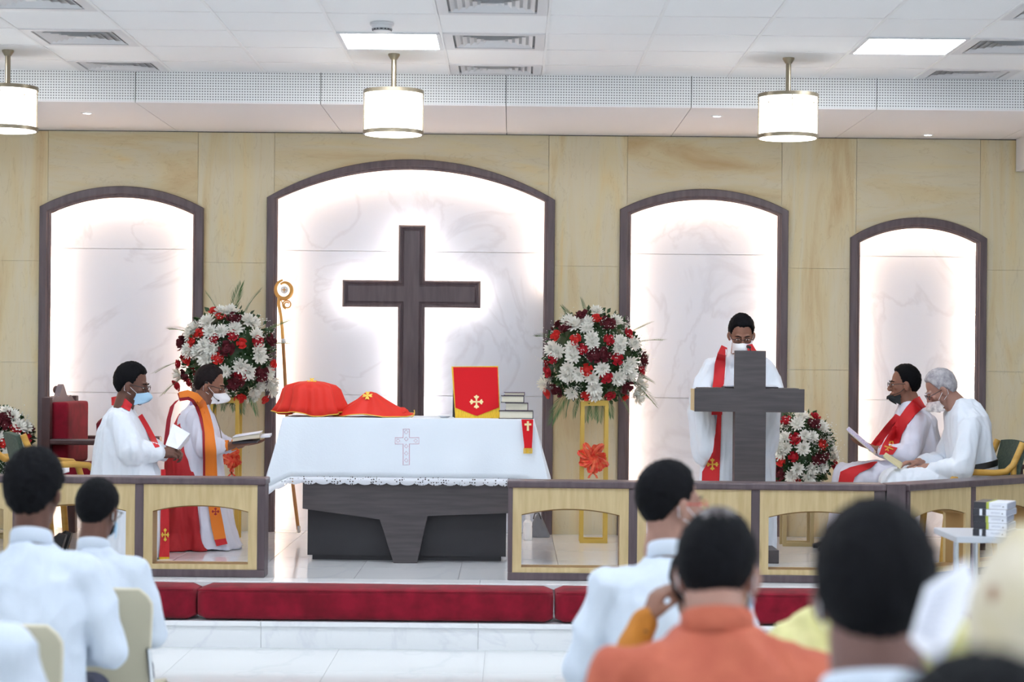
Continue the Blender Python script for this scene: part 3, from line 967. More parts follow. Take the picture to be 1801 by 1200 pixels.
# ------------------------------------------------------------------ red standing banner
Yb = 12.62
t = thing('altar_banner', 'red pointed banner with gold fringe and a pale gold cross, standing on the altar', 'banner', W(838, 738, Yb+0.05))
def Q(u, v, dy=0.0): return W(u, v, Yb+dy)
lean_ = lambda v: (738-v)/93*0.03
def q_(u, v, e=0.0): return W(u, v, Yb+lean_(v)-e)
fr = [q_(794, 645), q_(876, 644), q_(880, 738), q_(801, 738)]
s_ = MB().sheet([[fr[0].lerp(fr[3], i/8).lerp(fr[1].lerp(fr[2], i/8), j/8) for j in range(9)] for i in range(9)], 0.003)
build('gold_fringe', s_, m_fringe, t)
rdl = []
for i in range(13):
    a = i/12
    lft = (797+4*a, 0); uu = [797+ (80*b) for b in [j/12 for j in range(13)]]
    row = []
    for j in range(13):
        b = j/12; u = (797+4*a)*(1-b)+(875+2.5*a)*b
        vb = 717 + (732-717)*(1-abs(2*b-0.98)) if True else 0
        row.append(q_(u, 646+(vb-646)*a, 0.004))
    rdl.append(row)
build('red_field', MB().sheet(rdl, 0.002), m_red, t)
build('stand', MB().prism([(fr[0].x+0.01, zt+0.010), (fr[1].x-0.01, zt+0.010), (fr[1].x-0.012, fr[1].z-0.006), (fr[0].x+0.012, fr[0].z-0.006)], Yb+0.036, Yb+0.05), m_darkest, t, smooth=None)
build('stand_foot', MB().box((fr[0].x+0.02, Yb+0.01, zt+0.0065), (fr[1].x-0.02, Yb+0.13, zt+0.016)), m_darkest, t, smooth=None)
def flory_cross(cu, cv, r, e, name, parent, m, surf=None, sx=1.0):
    """cross with flared, three-lobed arms drawn as a thin raised plate"""
    b = MB(); c = surf(cu, cv)
    for q in range(4):
        a = q*PI/2
        def P(x, y):
            X = x*math.cos(a)-y*math.sin(a); Yy = x*math.sin(a)+y*math.cos(a)
            return surf(cu+X*r*sx, cv-Yy*r)
        outl = [(0, 0), (0.10, 0.12), (0.12, 0.45), (0.34, 0.62), (0.36, 0.80), (0.18, 0.82), (0.0, 1.0), (-0.18, 0.82), (-0.36, 0.80), (-0.34, 0.62), (-0.12, 0.45), (-0.10, 0.12)]
        f_ = [P(*o_) for o_ in outl]; bk = [p_ + Vector((0, e, 0)) for p_ in f_]
        n = len(f_)
        b.add(f_+bk, [tuple(range(n)), tuple(range(2*n-1, n-1, -1))] + [(i, n+i, n+(i+1) % n, (i+1) % n) for i in range(n)])
    return build(name, b, m, parent, smooth=None)
flory_cross(838, 707, 12.5, 0.002, 'gold_cross', t, m_goldpale, lambda u, v: q_(u, v, 0.0065))

# ------------------------------------------------------------------ books
m_cover = mat('purple_cover', '#4b3550', 0.45)
m_cover2 = mat('black_cover', '#2d2830', 0.5)
def book(label, cu0, cu1, v0, v1, Y, depth, cover, group='books stacked on the altar', open_left=True, z0=None):
    a, b = W(cu0, v1, Y), W(cu1, v0, Y)
    h = b.z-a.z
    z = z0 if z0 is not None else a.z
    t = thing('book', label, 'book', ((a.x+b.x)/2, Y+depth/2, z), group=group)
    w = b.x-a.x
    c = MB()
    th = min(0.004, h*0.16)
    c.box((-w/2, -depth/2, 0), (w/2, depth/2, th)).box((-w/2, -depth/2, h-th), (w/2, depth/2, h)).box((w/2-th, -depth/2, th), (w/2, depth/2, h-th))
    build('cover', c, cover, t, world=False, smooth=None)
    build('pages', MB().box((-w/2+0.006, -depth/2+0.005, th), (w/2-th-0.001, depth/2-0.005, h-th)), m_pages, t, world=False, smooth=None)
    return t, z+h
yb0 = 12.52
_, z1 = book('thick dark book with pale page edges, bottom of the altar stack', 877, 938, 730.5, 744, yb0, 0.19, m_cover2, z0=zt+0.0068)
_, z2 = book('purple book second from the bottom of the altar stack', 888, 929, 716, 729.5, yb0+0.02, 0.15, m_cover, z0=z1+0.0003)
_, z3 = book('dark book third from the bottom of the altar stack', 881, 922, 703, 715, yb0+0.01, 0.16, m_cover2, z0=z2+0.0003)
_, z4 = book('thin purple book on top of the altar stack', 886, 923, 697.5, 703, yb0+0.02, 0.14, m_cover, z0=z3+0.0003)
# red bookmark stole hanging over the front of the cloth
t = thing('bookmark_ribbon', 'short red cloth ribbon with a gold cross and fringe hanging over the altar edge', 'ribbon', W(927, 742, YA-0.05))
yy = YA-0.046
rows_ = []
for i in range(9):
    a = i/8; v = 738+(789-738)*a
    l = 917+ (5.5)*a if a < 0.9 else 922; r = 938-2.5*a
    rows_.append([W(l+(r-l)*j/4, v, yy-0.014*a-0.002*math.sin(a*5+j)) for j in range(5)])
build('ribbon', MB().sheet(rows_, 0.003), m_red, t)
fr_ = MB()
for j in range(9):
    u = 921.5+14*j/8
    fr_.tube([W(u, 788.5, yy-0.016), W(u+0.3*math.sin(j), 794, yy-0.017), W(u, 798, yy-0.017)], 0.0028, 5)
build('fringe', fr_, m_fringe, t, kind='stuff')
c_ = MB()
for (a, b, c, d) in ((926.6, 741, 930.4, 758), (922.5, 745, 934.5, 748.6)):
    P_ = [W(a, b, yy-0.012), W(c, b, yy-0.012), W(c, d, yy-0.014), W(a, d, yy-0.014)]
    c_.add(P_+[p_+Vector((0, 0.003, 0)) for p_ in P_], [(0, 1, 2, 3), (7, 6, 5, 4), (0, 4, 5, 1), (1, 5, 6, 2), (2, 6, 7, 3), (3, 7, 4, 0)])
build('gold_cross', c_, m_goldpale, t, smooth=None)
# small white dish beside the banner
t = thing('small_dish', 'small white dish left of the red banner on the altar', 'dish', (W(782, 736, 12.6).x, 12.6, zt+0.0068))
build('dish_body', MB().lathe([(0.001, 0.0), (0.022, 0.0), (0.040, 0.012), (0.043, 0.013), (0.026, 0.005), (0.001, 0.004)]), m_whitepl, t, world=False)
build('spoon', MB().cap((0.03, -0.005, 0.017), (-0.055, 0.01, 0.014), 0.003, 0.003), m_whitepl, t, world=False)

# ------------------------------------------------------------------ crozier
m_crook = mat('crozier_gold', '#d9a35a', 0.35, metal=0.55)
m_cane = mat('crozier_wood', '#a9743c', 0.4)
YC = 14.2
t = thing('crozier_staff', 'golden bishop crozier with a curled head leaning in the left of the middle niche', 'staff', W(526, 938, 13.9))
def cz(u, v): 
    return W(u, v, 13.9+0.5*(938-v)/440)
build('shaft', MB().tube([cz(525, 934), cz(516, 860), cz(507, 780), cz(503, 700), cz(500, 640), cz(498, 605)], 0.0125, 10), m_cane, t)
build('neck', MB().tube([cz(498, 605), cz(496.5, 580), cz(494, 555), cz(490, 535), cz(491, 524)], [0.013, 0.012, 0.011, 0.012, 0.012], 10), m_crook, t)
build('ferrule', MB().tube([cz(525.6, 938), cz(525, 926)], 0.014, 10), m_chrome, t)
build('collar', MB().tube([cz(498.8, 604), cz(498.2, 597)], 0.017, 12), m_whitepl, t)
cr = []
for k in range(34):
    a = PI*0.55 + k/33*2*PI*1.08
    r = 17.5*(1-0.30*(k/33))
    cr.append(cz(500+r*math.cos(-a)*0.93, 510+r*math.sin(-a)*1.0))
build('crook', MB().tube(list(reversed(cr)), [0.008+0.007*math.sin(PI*i/33) for i in range(34)], 8), m_crook, t)
build('roundel', MB().lathe([(0.001, -0.006), (0.026, -0.006), (0.028, 0.0), (0.026, 0.006), (0.001, 0.006)], 24, M=Matrix.Translation(cz(500, 510)) @ Matrix.Rotation(PI/2, 4, 'X')), m_whitepl, t)
b_ = MB(); c0_ = cz(500, 510)
b_.box((-0.003, -0.0095, -0.016), (0.003, -0.0065, 0.016), Matrix.Translation(c0_)).box((-0.016, -0.0095, -0.003), (0.016, -0.0065, 0.003), Matrix.Translation(c0_))
build('roundel_cross', b_, m_crook, t, smooth=None)
cr = [cz(505+8.5*(1-0.55*k/24)*math.cos(0.6*PI+k/24*3.2*PI), 536+8.5*(1-0.55*k/24)*math.sin(0.6*PI+k/24*3.2*PI)) for k in range(25)]
build('small_curl', MB().tube([cz(494, 528)]+cr, 0.005, 6), m_crook, t)

# ------------------------------------------------------------------ lectern
YL = 12.60
t = thing('lectern', 'dark wooden lectern whose front is a large plain cross', 'lectern', (W(1319, 980, YL+0.2).x, YL+0.12, PZ))
def lx(u, Y=YL, v=700): return W(u, v, Y).x
def lz(v, Y=YL, u=1319): return W(u, v, Y).z
xa, xb, xc, xd = lx(1222), lx(1415), lx(1292, v=650), lx(1347, v=650)
z_top, z_at, z_ab = lz(617), lz(684), lz(725)
xc2, xd2 = lx(1291.5, v=850), lx(1346, v=850)
poly = [(xc2, PZ+0.085), (xd2, PZ+0.085), (xd2, z_ab), (xb, z_ab), (xb, z_at), (xd, z_at), (xd, z_top), (xc, z_top), (xc, z_at), (xa, z_at), (xa, z_ab), (xc2, z_ab)]
build('cross_front', MB().prism(poly, YL, YL+0.035), m_dark, t, smooth=None, bevel=0.0015)
build('desk_body', MB().box((xa-0.002, YL+0.0355, z_ab+0.004), (xb-0.002, YL+0.27, z_at-0.006)), m_oak, t, smooth=None, label='light oak desk box behind the cross')
build('column', MB().box((xc2+0.004, YL+0.0355, PZ+0.085), (xd2-0.004, YL+0.16, z_ab+0.003)), m_dark, t, smooth=None)
build('base', MB().box((lx(1266), YL-0.02, PZ+0.0008), (lx(1372), YL+0.30, PZ+0.085)), m_dark, t, smooth=None, bevel=0.003)
build('book_rest', MB().box((xa+0.03, YL+0.04, z_at-0.005), (xb-0.03, YL+0.26, z_at+0.004)), m_dark, t, smooth=None)
t = thing('gooseneck_microphone', 'small black gooseneck microphone behind the top of the lectern', 'microphone', (lx(1330), YL+0.12, z_at+0.0045))
pz = z_at+0.0045
build('mic_base', MB().lathe([(0.001, 0), (0.022, 0), (0.020, 0.01), (0.001, 0.012)]), m_black, t, world=False)
hd = W(1318, 611, YL+0.14) - Vector((lx(1330), YL+0.12, pz))
build('gooseneck', MB().tube([(0, 0, 0.008), (0, 0, 0.12), (hd.x*0.3, 0.01, hd.z*0.75), (hd.x*0.9, hd.y*0.9, hd.z*0.98)], 0.0035, 8), m_black, t, world=False)
build('mic_head', MB().cap((hd.x*0.9, hd.y, hd.z), (hd.x*1.25, hd.y+0.018, hd.z+0.004), 0.009, 0.011), m_black, t, world=False)

# ------------------------------------------------------------------ flowers
m_mum = mat('chrysanthemum_white', '#f4f4ec', 0.7)
m_mumc = mat('chrysanthemum_heart', '#e6e3b0', 0.7)
m_rose = mat('rose_red', '#b31226', 0.6)
m_rose2 = mat('rose_scarlet', '#cf2a25', 0.6)
m_carn = mat('carnation_dark', '#5a0f1e', 0.75)
m_leaf = mat('leaf_green', '#2f5228', 0.5, var=0.3, vscale=20)
m_palm = mat('palm_leaf', '#4d7440', 0.5, var=0.25, vscale=9)
m_baby = mat('babys_breath', '#f2f3ee', 0.8)
def mum_mesh(seed):
    r_ = random.Random(seed); b = MB()
    for (n, tilt, L, wd, z0) in ((13, 0.12, 0.052, 0.0085, 0.0), (12, 0.45, 0.046, 0.008, 0.006), (10, 0.85, 0.036, 0.007, 0.010), (7, 1.25, 0.024, 0.006, 0.014)):
        for k in range(n):
            a = 2*PI*(k+r_.random()*0.5)/n + tilt*3; t_ = tilt+r_.uniform(-0.1, 0.1); l = L*r_.uniform(0.85, 1.08)
            R = Matrix.Rotation(a, 4, 'Z') @ Matrix.Translation((0.004, 0, z0)) @ Matrix.Rotation(-t_, 4, 'Y')
            b.add([(0, -wd*0.5, 0), (0, wd*0.5, 0), (l*0.55, wd, 0.003), (l*0.55, -wd, 0.003), (l, wd*0.45, 0.009), (l, -wd*0.45, 0.009)], [(0, 1, 2, 3), (3, 2, 4, 5)], R)
    b.ell((0, 0, 0.012), (0.012, 0.012, 0.012), None, 6, 4)
    me = bpy.data.meshes.new('m'); me.from_pydata([tuple(p) for p in b.v], [], b.f); me.update()
    me.materials.append(m_mum); me.name = 'chrysanthemum'
    return me
def rose_mesh(seed, m, R0=0.030, ruff=0.0):
    r_ = random.Random(seed); b = MB()
    for (n, r, h, op) in ((2, 0.008, 0.032, 0.1), (3, 0.015, 0.032, 0.25), (4, 0.022, 0.030, 0.5), (5, 0.029, 0.025, 0.85)):
        for k in range(n):
            a0 = 2*PI*(k+r_.random()*0.4)/n; w = 2*PI/n*0.75
            cols = []
            for j in range(4):
                a = a0 + w*(j/3-0.5)
                lip = 1+op*0.45
                zz = h*(1-0.25*abs(j/3-0.5)*2) + ruff*r_.uniform(-0.006, 0.006)
                cols.append([(r*0.5*math.cos(a), r*0.5*math.sin(a), 0), (r*math.cos(a), r*math.sin(a), zz*0.55), (r*lip*math.cos(a), r*lip*math.sin(a), zz)])
            rows_ = [[c[i] for c in cols] for i in range(3)]
            b.grid(rows_)
    b.ell((0, 0, 0.010), (0.024, 0.024, 0.013), None, 10, 6)
    s = R0/0.036
    me = bpy.data.meshes.new('r'); me.from_pydata([tuple(p*s) for p in b.v], [], b.f); me.update(); me.materials.append(m)
    shade(me, 180); me.name = 'rose'
    return me
MUMS = [mum_mesh(k) for k in range(4)]
ROSES = [rose_mesh(k, m_rose, 0.038) for k in range(3)]
SCAR = [rose_mesh(k+5, m_rose2, 0.036) for k in range(2)]
CARN = [rose_mesh(k+9, m_carn, 0.046, 1.0) for k in range(3)]
def palm_mesh(L, n, seed, droop):
    r_ = random.Random(seed); b = MB()
    pts = [Vector((0, L*k/10, -droop*L*(k/10)**2)) for k in range(11)]
    b.tube(pts, 0.0022, 5)
    for k in range(n):
        q = 0.18+0.82*k/n; i = q*10; a = int(min(9, i)); p = pts[a].lerp(pts[a+1], i-a)
        l = 0.42*L*(1-abs(q-0.45)*0.95)
        for s in (-1, 1):
            an = 0.75-0.35*q + r_.uniform(-0.05, 0.05)
            d = Vector((s*math.sin(an), math.cos(an), -0.15)); w = 0.005
            e = p + d*l
            sd = Vector((math.cos(an)*w, -s*math.sin(an)*w, 0))
            mdl = p.lerp(e, 0.5)
            b.add([p, mdl+sd, e, mdl-sd], [(0, 1, 2, 3)])
    me = bpy.data.meshes.new('p'); me.from_pydata([tuple(p) for p in b.v], [], b.f); me.update(); me.materials.append(m_palm); me.name = 'palm_leaf'
    return me
PALMS = [palm_mesh(0.34, 16, 1, 0.15), palm_mesh(0.30, 14, 2, 0.35), palm_mesh(0.42, 18, 3, 0.25)]
def aim(d, roll=0.0):
    """rotation taking +Z to d"""
    q = Vector(d).normalized().to_track_quat('Z', 'Y')
    return (q @ Matrix.Rotation(roll, 3, 'Z').to_quaternion()).to_euler()
def bouquet(label, c, rad, whites, reds, darks, extra, seed, shrink=1.0):
    """flowers on an egg of foliage: c centre, rad the three half axes"""
    r_ = random.Random(seed)
    t = thing('flower_arrangement', label, 'flowers', (c[0], c[1], c[2]-rad[2]), group='red and white flower arrangements')
    root = Vector((c[0], c[1], c[2]-rad[2])); C_ = Vector(c) - root
    # foliage body
    fo = MB(); fo.ell(C_, (rad[0]*0.82, rad[1]*0.82, rad[2]*0.82), None, 18, 12)
    for k in range(900):
        d = Vector((r_.gauss(0, 1), r_.gauss(0, 1), r_.gauss(0, 1))).normalized()
        s = r_.uniform(0.78, 0.97)
        p = C_ + Vector((d.x*rad[0]*s, d.y*rad[1]*s, d.z*rad[2]*s))
        M = Matrix.Translation(p) @ aim(d+Vector((r_.uniform(-.8, .8), r_.uniform(-.8, .8), r_.uniform(-.8, .8))), r_.uniform(0, 6)).to_matrix().to_4x4()
        l = r_.uniform(0.035, 0.06)
        fo.add([(0, 0, 0), (l*0.3, 0.008, l*0.5), (0, 0.012, l), (-l*0.3, 0.008, l*0.5)], [(0, 1, 2, 3)], M)
    me = bpy.data.meshes.new('foliage'); me.from_pydata([tuple(p) for p in fo.v], [], fo.f); me.update()
    put('foliage', me, m_leaf, t, world=False, kind='stuff')
    def surf(u, v, push=1.0):
        # front surface of the egg on the line of sight of pixel u, v
        p = W(u, v, c[1])
        dx, dz = (p.x-c[0])/rad[0], (p.z-c[2])/rad[2]
        q = dx*dx+dz*dz
        if q > 0.98: k = math.sqrt(0.98/q); qy = 0.14
        else: qy = math.sqrt(1-q)
        y = c[1] - rad[1]*qy
        p = W(u, v, y)
        n = Vector(((p.x-c[0])/rad[0], (y-c[1])/rad[1]*1.1, (p.z-c[2])/rad[2]))
        return p - root, n
    def place(nm, meshes, u, v, s):
        p, n = surf(u, v)
        n = n.normalized() + Vector((r_.uniform(-.2, .2), -0.25, r_.uniform(-.1, .35)))
        part_at(nm, r_.choice(meshes), t, p, aim(n, r_.uniform(0, 6)), (s, s, s))
    for (u, v) in whites: place('chrysanthemum', MUMS, u, v, shrink*r_.uniform(1.0, 1.25))
    for (u, v) in reds: place('rose', ROSES if r_.random() < 0.6 else SCAR, u, v, shrink*r_.uniform(0.95, 1.15))
    for (u, v) in darks: place('carnation', CARN, u, v, shrink*r_.uniform(0.95, 1.2))
    # the far side, thinner
    for k in range(extra):
        a = r_.uniform(0.15, PI-0.15); zz = r_.uniform(-0.7, 0.9); rr = math.sqrt(1-zz*zz)
        d = Vector((rr*math.cos(a)*rad[0], rr*math.sin(a)*rad[1], zz*rad[2]))*0.98
        nm, ms, s = r_.choice([('chrysanthemum', MUMS, 1.25), ('rose', ROSES, 1.05), ('carnation', CARN, 1.05)])
        part_at(nm, r_.choice(ms), t, C_+d, aim(d, r_.uniform(0, 6)), (s*shrink,)*3)
    bb = MB()
    for k in range(46):
        zz = r_.uniform(-0.75, 0.8); a = r_.uniform(0, 2*PI) if k % 3 == 0 else r_.uniform(PI, 2*PI); rr = math.sqrt(1-zz*zz)
        d = Vector((rr*math.cos(a)*rad[0], rr*math.sin(a)*rad[1], zz*rad[2]))
        for j in range(26):
            p = C_ + d*r_.uniform(0.93, 1.10) + Vector((r_.gauss(0, 0.026), r_.gauss(0, 0.02), r_.gauss(0, 0.026)))
            s = r_.uniform(0.0030, 0.0048)
            bb.add([p+Vector(q)*s for q in ((1, 0, 0), (-1, 0, 0), (0, 1, 0), (0, -1, 0), (0, 0, 1), (0, 0, -1))],
                   [(0, 2, 4), (2, 1, 4), (1, 3, 4), (3, 0, 4), (2, 0, 5), (1, 2, 5), (3, 1, 5), (0, 3, 5)])
    me = bpy.data.meshes.new('sprig'); me.from_pydata([tuple(p) for p in bb.v], [], bb.f); me.update()
    put('babys_breath', me, m_baby, t, world=False, kind='stuff')
    return t, C_, r_
def palms(t, C_, rad, r_, lst):
    for (ang, tilt, s) in lst:
        d = Vector((math.sin(ang), -0.25*tilt, math.cos(ang)))
        p = C_ + Vector((d.x*rad[0], 0, d.z*rad[2]))*0.72
        q = d.normalized().to_track_quat('Y', 'Z')
        part_at('palm_leaf', r_.choice(PALMS), t, p, (q @ Matrix.Rotation(r_.uniform(-0.5, 0.5), 3, 'Y').to_quaternion()).to_euler(), (s, s, s))
def px(l, ox, oy, k): return [(ox+a/k, oy+b/k) for a, b in l]
YFL = 13.95
kf = YFL/F
# right of the altar
c = W(1043, 628, YFL); rad = (86*kf, 0.20, 84*kf)
wh = px([(385,105),(215,165),(505,165),(325,205),(355,265),(115,335),(230,325),(365,300),(240,375),(520,330),(530,290),(215,455),(205,490),(280,490),(420,455),(565,445),(590,480),(610,300),(355,510),(65,550),(235,600),(370,570),(375,615),(620,600),(660,560),(640,630),(515,510),(590,420),(250,185),(330,170),(150,350),(640,520)], 940, 520, 3.53)
rd = px([(385,150),(140,255),(260,280),(455,280),(300,335),(575,240),(125,390),(510,395),(95,470),(325,460),(440,500),(650,465),(90,600),(325,615),(465,610),(555,625)], 940, 520, 3.53)
dk = px([(300,135),(200,210),(450,185),(375,375),(665,400),(560,560),(150,575),(420,370)], 940, 520, 3.53)
t, C_, r_ = bouquet('large red and white flower arrangement right of the altar', c, rad, wh, rd, dk, 16, 11)
palms(t, C_, rad, r_, [(-0.5, 0.5, 0.5), (-0.15, 0.5, 0.5), (0.95, 0.3, 0.65), (1.2, 0.6, 0.6), (-1.1, 0.4, 0.6), (2.5, 1.6, 0.7), (2.8, 2.0, 0.6), (3.0, 2.2, 0.5), (3.14, 2.6, 0.45), (3.3, 2.2, 0.5), (3.5, 2.0, 0.6), (2.1, 0.6, 0.7), (-2.5, 1.2, 0.7), (3.7, 1.2, 0.7), (1.9, 0.4, 0.6)])
# left of the altar
c = W(402, 622, YFL); rad = (80*kf, 0.20, 84*kf)
wh = px([(385,105),(445,100),(550,160),(300,170),(220,210),(390,225),(470,210),(600,245),(200,240),(285,315),(190,340),(615,335),(620,380),(290,395),(240,350),(505,440),(550,475),(410,470),(670,480),(620,560),(690,540),(700,590),(575,620),(130,490),(400,600),(590,580),(320,230),(330,330),(580,170)], 280, 520, 3.53)
rd = px([(345,105),(380,140),(260,240),(215,285),(345,275),(455,250),(510,300),(605,290),(365,390),(185,395),(130,425),(505,485),(195,530),(120,550),(695,430),(500,625),(650,635)], 280, 520, 3.53)
dk = px([(460,150),(155,285),(420,335),(175,495),(625,480),(455,540),(680,280),(480,520),(150,300)], 280, 520, 3.53)
t, C_, r_ = bouquet('large red and white flower arrangement behind the two men left of the altar', c, rad, wh, rd, dk, 16, 12)
palms(t, C_, rad, r_, [(-0.25, 0.5, 0.5), (0.1, 0.5, 0.6), (0.35, 0.5, 0.6), (-1.05, 0.4, 0.7), (1.0, 0.4, 0.7), (-1.7, 0.4, 0.7), (-2.0, 0.5, 0.7), (2.6, 1.6, 0.7), (2.85, 2.0, 0.6), (3.0, 2.4, 0.5), (3.2, 2.4, 0.5), (3.45, 2.0, 0.6), (1.3, 0.4, 0.45), (-2.4, 1.0, 0.7)])
# low one behind the lectern
c = W(1408, 795, YFL-0.1); rad = (56*kf, 0.16, 72*kf)
wh = px([(1580,665),(1560,705),(1690,725),(1455,730),(1490,780),(1600,770),(1640,775),(1465,830),(1590,835),(1740,840),(1690,935),(1560,945),(1620,985),(1530,985),(1750,880),(1500,830),(1640,940),(1470,860)], 900, 520, 3.105)
rd = px([(1500,690),(1655,668),(1545,785),(1435,785),(1690,820),(1540,880),(1475,905),(1750,920),(1550,1010),(1765,955)], 900, 520, 3.105)
dk = px([(1645,710),(1660,890),(1470,970),(1690,880)], 900, 520, 3.105)
t, C_, r_ = bouquet('smaller red and white flower arrangement between the lectern and the seated clergymen', c, rad, wh, rd, dk, 10, 13, 0.92)
palms(t, C_, rad, r_, [(2.6, 1.2, 0.6), (3.1, 1.2, 0.6), (-2.6, 1.2, 0.6)])
# left edge
c = W(2, 790, YFL-0.1)
wh = [(10, 726), (22, 733), (32, 752), (44, 752), (-15, 740), (30, 775), (-30, 760), (38, 790), (-5, 770), (15, 800)]
rd = [(26, 757), (-8, 752), (-25, 735), (8, 780), (45, 772)]
dk = [(12, 736), (-2, 743), (8, 748), (-20, 790)]
t, C_, r_ = bouquet('red and white flower arrangement cut by the left edge of the photo', c, rad, wh, rd, dk, 10, 14, 0.92)

# stands
def flower_stand(label, u, wpx, ztop, Y, bow=None, m=m_gold, d=0.16):
    p = W(u, 945, Y); w = wpx*Y/F/2; h = ztop-PZ; r = 0.013
    t = thing('flower_stand', label, 'plant stand', (p.x, Y, PZ), group=None)
    for y in (-d/2, d/2):
        f = MB()
        for x in (-w, w): f.box((x-r, y-r*0.6, 0.0005), (x+r, y+r*0.6, h))
        f.box((-w+r, y-r*0.6, 0.0005), (w-r, y+r*0.6, 2*r)); f.box((-w+r, y-r*0.6, h-2*r), (w-r, y+r*0.6, h))
        build('metal_frame', f, m, t, world=False, smooth=None)
    for x in (-w, w): build('cross_bar', MB().box((x-r*0.6, -d/2+r*0.6, h-2*r), (x+r*0.6, d/2-r*0.6, h)), m, t, world=False, smooth=None)
    build('flower_tray', MB().box((-w-0.01, -d/2-0.01, h), (w+0.01, d/2+0.01, h+0.012)), m, t, world=False, smooth=None)
    if bow:
        b = W(bow[0], bow[1], Y-d/2-0.03) - Vector((p.x, Y, PZ))
        rb = random.Random(4)
        for k in range(16):
            a = 2*PI*k/16*1.0+rb.uniform(-.2, .2); L = rb.uniform(0.07, 0.10)*bow[2]; zt_ = rb.uniform(-0.02, 0.05)
            dirv = Vector((math.cos(a), -0.3, math.sin(a))); sd = Vector((-math.sin(a), 0, math.cos(a)))
            tw = Vector((0, -1, 0))
            rows_ = []
            for i in range(9):
                q = i/8*2*PI
                cpt = b + dirv*L*(1-math.cos(q))*0.55 + (sd*0.35+tw*0.6)*L*0.42*math.sin(q)
                rows_.append([cpt + (tw*0.5+sd*0.6)*w_ for w_ in (-0.018, 0.018)])
            build('bow_loop', MB().sheet(rows_, 0.001), m_bow, t, world=False, smooth=60)
        for s in (-1, 1):
            rows_ = [[b+Vector((s*0.01+x_ + 0.02*math.sin(i)*s, -0.005, -0.018*i)) for x_ in (-0.008, 0.008)] for i in range(9)]
            build('ribbon_tail', MB().sheet(rows_, 0.001), m_bow, t, world=False, smooth=60)
    return t
m_bow = mat('bow_ribbon', '#e2362f', 0.25, color2='#f07a52', vscale=40, coat=0.5)
m_tan = mat('tan_stand', '#a8966a', 0.45)
flower_stand('gold metal stand with a red ribbon bow right of the altar', 1043, 42, W(1043, 707, YFL).z, YFL, (1043, 805, 1.15))
flower_stand('gold metal stand with a red ribbon bow behind the kneeling clergyman', 395, 46, W(395, 702, YFL).z, YFL, (408, 806, 0.75))
flower_stand('low tan metal stand under the smaller flower arrangement', 1401, 48, c[2]*0 + W(1408, 869, YFL-0.1).z, YFL-0.1, None, m_tan)
flower_stand('low tan metal stand at the left edge of the photo', 0, 48, W(0, 862, YFL-0.1).z, YFL-0.1, None, m_tan)

# ------------------------------------------------------------------ bottle and bag behind the rail
p = W(928, 946, 14.05)
t = thing('white_bottle', 'white plastic bottle on the platform floor beside the altar', 'bottle', (p.x, 14.05, PZ+0.0005))
build('bottle_body', MB().lathe([(0.001, 0), (0.029, 0), (0.032, 0.006), (0.032, 0.085), (0.029, 0.095), (0.032, 0.105), (0.031, 0.125), (0.014, 0.145), (0.014, 0.15), (0.001, 0.15)], 20), m_whitepl, t, world=False)
build('bottle_cap', MB().lathe([(0.001, 0.15), (0.017, 0.15), (0.015, 0.178), (0.001, 0.178)], 16), m_whitepl, t, world=False)
p = W(945, 943, 14.3)
t = thing('grey_cloth_bag', 'slumped grey cloth bag leaning by the niche frame behind the altar', 'bag', (p.x, 14.3, PZ+0.0005))
e = MB().loft([[Vector((x*s, y*s*0.6, z)) for x, y in ((-0.07, -0.08), (0.09, -0.08), (0.09, 0.08), (-0.07, 0.08))] for s, z in ((1, 0), (0.95, 0.02), (0.65, 0.08), (0.3, 0.15), (0.1, 0.17))])
me = blob(e, 0.008, 3, fold(0.006, 25, 25, 12, 2))
for v in me.vertices: v.co.z = max(0.0, v.co.z)
put('bag_body', me, mat('grey_cloth', '#7d8088', 0.85), t, world=False)
build('bag_handle', MB().tube([(-0.03, -0.02, 0.13), (-0.02, -0.03, 0.17), (0.01, -0.03, 0.175), (0.025, -0.02, 0.13)], 0.004, 6), m_darkest, t, world=False)

